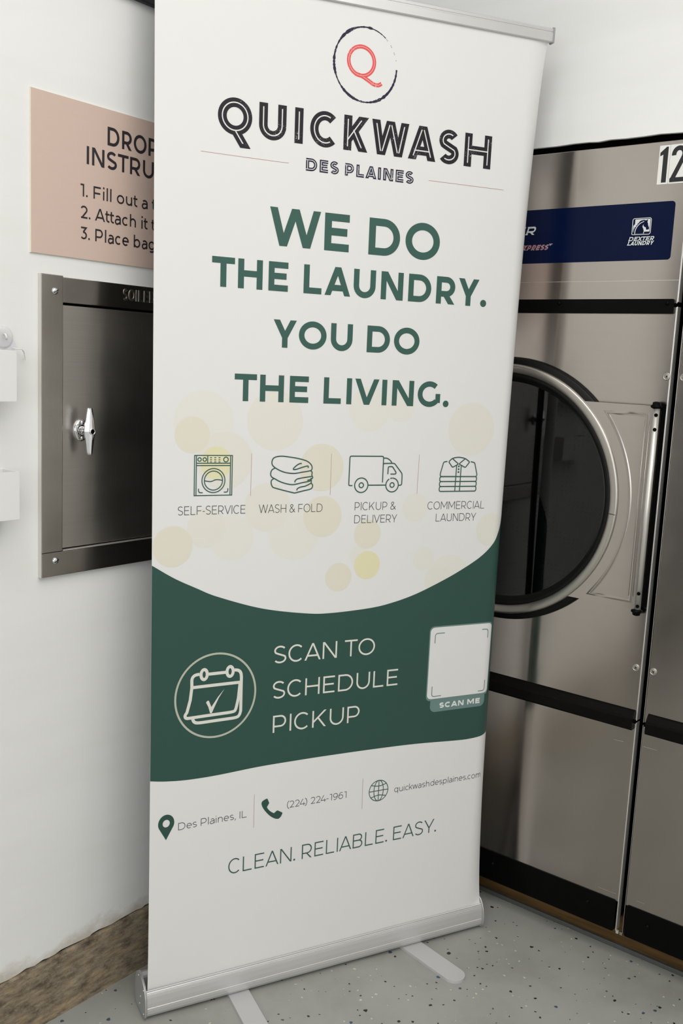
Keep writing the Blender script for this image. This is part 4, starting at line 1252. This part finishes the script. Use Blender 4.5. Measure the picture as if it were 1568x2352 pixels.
def truck(B):
    S = [(P((.5139, .5218), (.5050, .5218), (.5034, .5226), (.5038, .5520), (.5056, .5532), (.5960, .5532), (.5982, .5520), (.5982, .5249)), False),
         (P((.5571, .5221), (.6086, .5221)), False), (ell(.5385, .5221, .0186, 32), True), (ell(.5385, .5221, .0062, 20), True), (ell(.6262, .5221, .0180, 30, 120, 450), False), (ell(.6262, .5221, .0060, 20), True),
         (catmull(P((.5982, .5512), (.6070, .5512), (.6150, .5496), (.6205, .5475), (.6222, .5458)), 4), False), (P((.5985, .5440), (.5992, .5455), (.6285, .5457), (.6320, .5448), (.6520, .5352), (.6538, .5335), (.6540, .5232), (.6520, .5219), (.6440, .5217)), False),
         (P((.6124, .5338), (.6127, .5410), (.6140, .5421), (.6245, .5421), (.6265, .5412), (.6360, .5358), (.6352, .5344), (.6330, .5340), (.6200, .5340)), False), (ell(.6262, .5221, .0180, 10, 92, 110), False)]
    draw_strokes(B, S, LT, on_sheet, TXT, rnd=.003)
def shirt(B):
    S = [(P((.7860, .5480), (.7750, .5472), (.7664, .5335), (.7680, .5312), (.8775, .5310), (.8797, .5330), (.8700, .5467), (.8577, .5478)), False),
         (catmull(P((.7905, .5474), (.8009, .5512), (.8202, .5526), (.8402, .5511), (.8541, .5474)), 5), False), (P((.7905, .5474), (.8026, .5413), (.8205, .5451), (.8009, .5512)), False), (P((.8541, .5474), (.8420, .5411), (.8215, .5451), (.8402, .5511)), False),
         (P((.8150, .5443), (.8140, .5145)), False), (P((.8290, .5443), (.8285, .5145)), False)]
    for k in range(3):
        z0, z1 = .5310 - .0055 * k, .5310 - .0055 * (k + 1)
        S.append((P((.7690, z0), (.7662, z0 - .0012), (.7662, z1 + .0012), (.7690, z1), (.8765, z1), (.8792, z1 + .0012), (.8792, z0 - .0012), (.8765, z0)), True))
    draw_strokes(B, S, LT, on_sheet, TXT, rnd=.003)
    for k in range(3):
        draw_strokes(B, [(ell(.8217, .5425 - .0032 * k, .0014, 10), True)], .0022, on_sheet, TXT)
for fn in (washer, towels, truck, shirt):
    art('service_icon', 'line_green', fn)
# calendar in a ring
art('calendar_ring', 'ring_cream', lambda B: draw_strokes(B, [(ell(.1640, .3067, .1035, 72, rv=.0440), True)], .0042, on_sheet, TXT))
def cal(B):
    S = [(P((.1210, .3310), (.1100, .3306), (.1035, .3285), (.1018, .3255), (.1022, .3178), (.0985, .3050), (.0905, .2925), (.0852, .2895), (.0872, .2868), (.0930, .2862), (.2120, .2868), (.2170, .2890), (.2230, .3010), (.2268, .3174)), False),
         (P((.1449, .3300), (.1886, .3300)), False), (P((.2113, .3316), (.2230, .3308), (.2290, .3275), (.2299, .3230), (.2299, .2870), (.2270, .2825), (.2200, .2802), (.1155, .2798), (.1075, .2820), (.1050, .2855)), False), (P((.1022, .3178), (.2270, .3178)), False),
         ([(x, y) for x, y in ell(.1330, .3301, .0080, 24, rv=.0052)], True), ([(x, y) for x, y in ell(.2000, .3304, .0080, 24, rv=.0052)], True)]
    draw_strokes(B, S, .0066, on_sheet, TXT, rnd=.013)
    fill_poly(B, P((.1390, .3004), (.1425, .3020), (.1462, .3020), (.1530, .2950), (.1700, .3050), (.1862, .3126), (.1720, .3038), (.1610, .2945), (.1545, .2885), (.1500, .2885), (.1450, .2955)), on_sheet, TXT)
art('calendar_icon', 'cream_text', cal)
# code card: the code itself stays off
def rrect(B, u0, u1, v0, v1, r, off):
    n = 30
    for k in range(n):
        def lim(v):
            d = min(v - v0, v1 - v) * HS
            return 0 if d >= r else (r - math.sqrt(max(0, r * r - (r - d) ** 2))) / WS
        va, vb = v0 + (v1 - v0) * k / n, v0 + (v1 - v0) * (k + 1) / n
        if k in (0, 1, n - 2, n - 1):
            subs = [va + (vb - va) * j / 5 for j in range(6)]
        else:
            subs = [va, vb]
        for a, b in zip(subs[:-1], subs[1:]):
            la, lb = lim(a), lim(b); m_ = 44
            for j in range(m_):
                f0, f1 = j / m_, (j + 1) / m_
                B.face([surf(u0 + la + (u1 - u0 - 2 * la) * f0, a, off), surf(u0 + la + (u1 - u0 - 2 * la) * f1, a, off), surf(u0 + lb + (u1 - u0 - 2 * lb) * f1, b, off), surf(u0 + lb + (u1 - u0 - 2 * lb) * f0, b, off)])
def card(B):
    B.use('teal'); rrect(B, .7790, .9570, .2578, .2760, .014, .00027); rrect(B, .7640, .9690, .2715, .3600, .012, .00033)
    B.use('inline'); rrect(B, .7672, .9658, .2738, .3585, .011, .00042)
    B.use('teal')
    draw_strokes(B, [(P((.7822, .3400), (.7822, .3514), (.8117, .3514)), False), (P((.9320, .3516), (.9520, .3516), (.9520, .3411)), False), (P((.7818, .2889), (.7818, .2767), (.8115, .2767)), False), (P((.9324, .2767), (.9529, .2767), (.9529, .2896)), False)], .0021, on_sheet, .00052, .003, rnd=.007)
cardo = art('code_card', 'teal', card, 'white scan card with teal rim')
line('card_lettering', 'inline', 'SCAN ME', .8085, .9410, .2618, .2682, .27, off=.0004)
# contact pictograms
def pin_icon(B):
    cu, cv, ru = .0414, .1788, .0205
    rv = .0094
    ang = np.linspace(math.radians(-28), math.radians(208), 30)
    outer_ = [((cu + ru * math.cos(a)) * WS, (cv + rv * math.sin(a)) * HS) for a in ang] + [sm(.0412, .1611)]
    inn = [((cu + .0090 * math.cos(a)) * WS, (cv + .0040 * math.sin(a)) * HS) for a in np.linspace(math.radians(-75), math.radians(255), 30)] + [sm(.0414, .1748)]
    for i in range(len(outer_)):
        j = (i + 1) % len(outer_)
        put(B, [outer_[i], outer_[j], inn[j], inn[i]], on_sheet, TXT)
def phone(B):
    p = catmull(P((.2919, .1812), (.2945, .1838), (.3060, .1858), (.3090, .1848)), 3)[:-1] + P((.3090, .1848), (.3133, .1805), (.3120, .1795), (.3072, .1762)) + catmull(P((.3072, .1762), (.3110, .1735), (.3180, .1705), (.3270, .1680)), 4)[1:] + P((.3345, .1702), (.3375, .1704), (.3500, .1672), (.3508, .1660), (.3470, .1628)) + catmull(P((.3470, .1628), (.3400, .1608), (.3290, .1620), (.3150, .1662), (.3010, .1730), (.2940, .1780), (.2919, .1812)), 4)[1:-1]
    fill_poly(B, p, on_sheet, TXT)
def globe(B):
    cu, cv, ru, rv = .6318, .1730, .0288, .0122
    S = [(ell(cu, cv, ru, 48, rv=rv), True), (ell(cu, cv, ru * .5, 40, rv=rv), True), (P((cu, cv - rv), (cu, cv + rv)), False), (P((cu - ru, cv), (cu + ru, cv)), False),
         (catmull(P((cu - ru * .80, cv + rv * .60), (cu, cv + rv * .44), (cu + ru * .80, cv + rv * .60)), 6), False), (catmull(P((cu - ru * .80, cv - rv * .60), (cu, cv - rv * .44), (cu + ru * .80, cv - rv * .60)), 6), False)]
    draw_strokes(B, S, .0019, on_sheet, TXT)
for fn, key in ((pin_icon, 'green'), (phone, 'green'), (globe, 'line_green')):
    art('contact_icon', key, fn)

# top rail that grips the sheet
er = (TRv - TLv).normalized(); nr = Vector((-er.y, er.x, 0)).normalized(); zr = er.cross(nr) * (1 if er.cross(nr).z > 0 else -1)
LR = (TRv - TLv).length
railp = [(.0030, .0005), (-.0040, .0000), (-.0052, .0020), (-.0056, .0165), (-.0050, .0195), (-.0040, .0200), (-.0040, .0212), (-.0050, .0218), (-.0052, .0270), (-.0040, .0288), (.0040, .0295), (.0070, .0280), (.0075, .0020), (.0060, .0005)]
def rail_pt(a, d, z): return TLv + er * a + nr * d + zr * (z - .001)
B = mb('alu')
B.grid([[rail_pt(a, d, z) for d, z in railp] for a in np.linspace(-.004, LR + .006, 24)], False, closed_u=True)
rail = B.build('top_rail', BS)
for a0, a1 in ((-.0085, -.004), (LR + .006, LR + .0100)):
    B = mb('cap_grey'); B.prism([(-.0068, -.0012), (.0085, -.0012), (.0085, .0312), (-.0060, .0305), (-.0072, .0285)], lambda d, z, a: rail_pt(a, d, z), a0, a1); B.build('rail_cap', rail)
# support pole behind the sheet
mid = (FL + FR) / 2 + nb * .055
topm = (TLv + TRv) / 2 + nr * .022
B = mb('pole'); B.tube([mid + Vector((0, 0, .05)), topm + Vector((0, 0, -.004))], .0095, 18); B.tube([topm + Vector((0, 0, -.02)), topm + Vector((0, 0, .012)), topm - nr * .012 + Vector((0, 0, .018))], .006, 12); B.build('support_pole', BS)
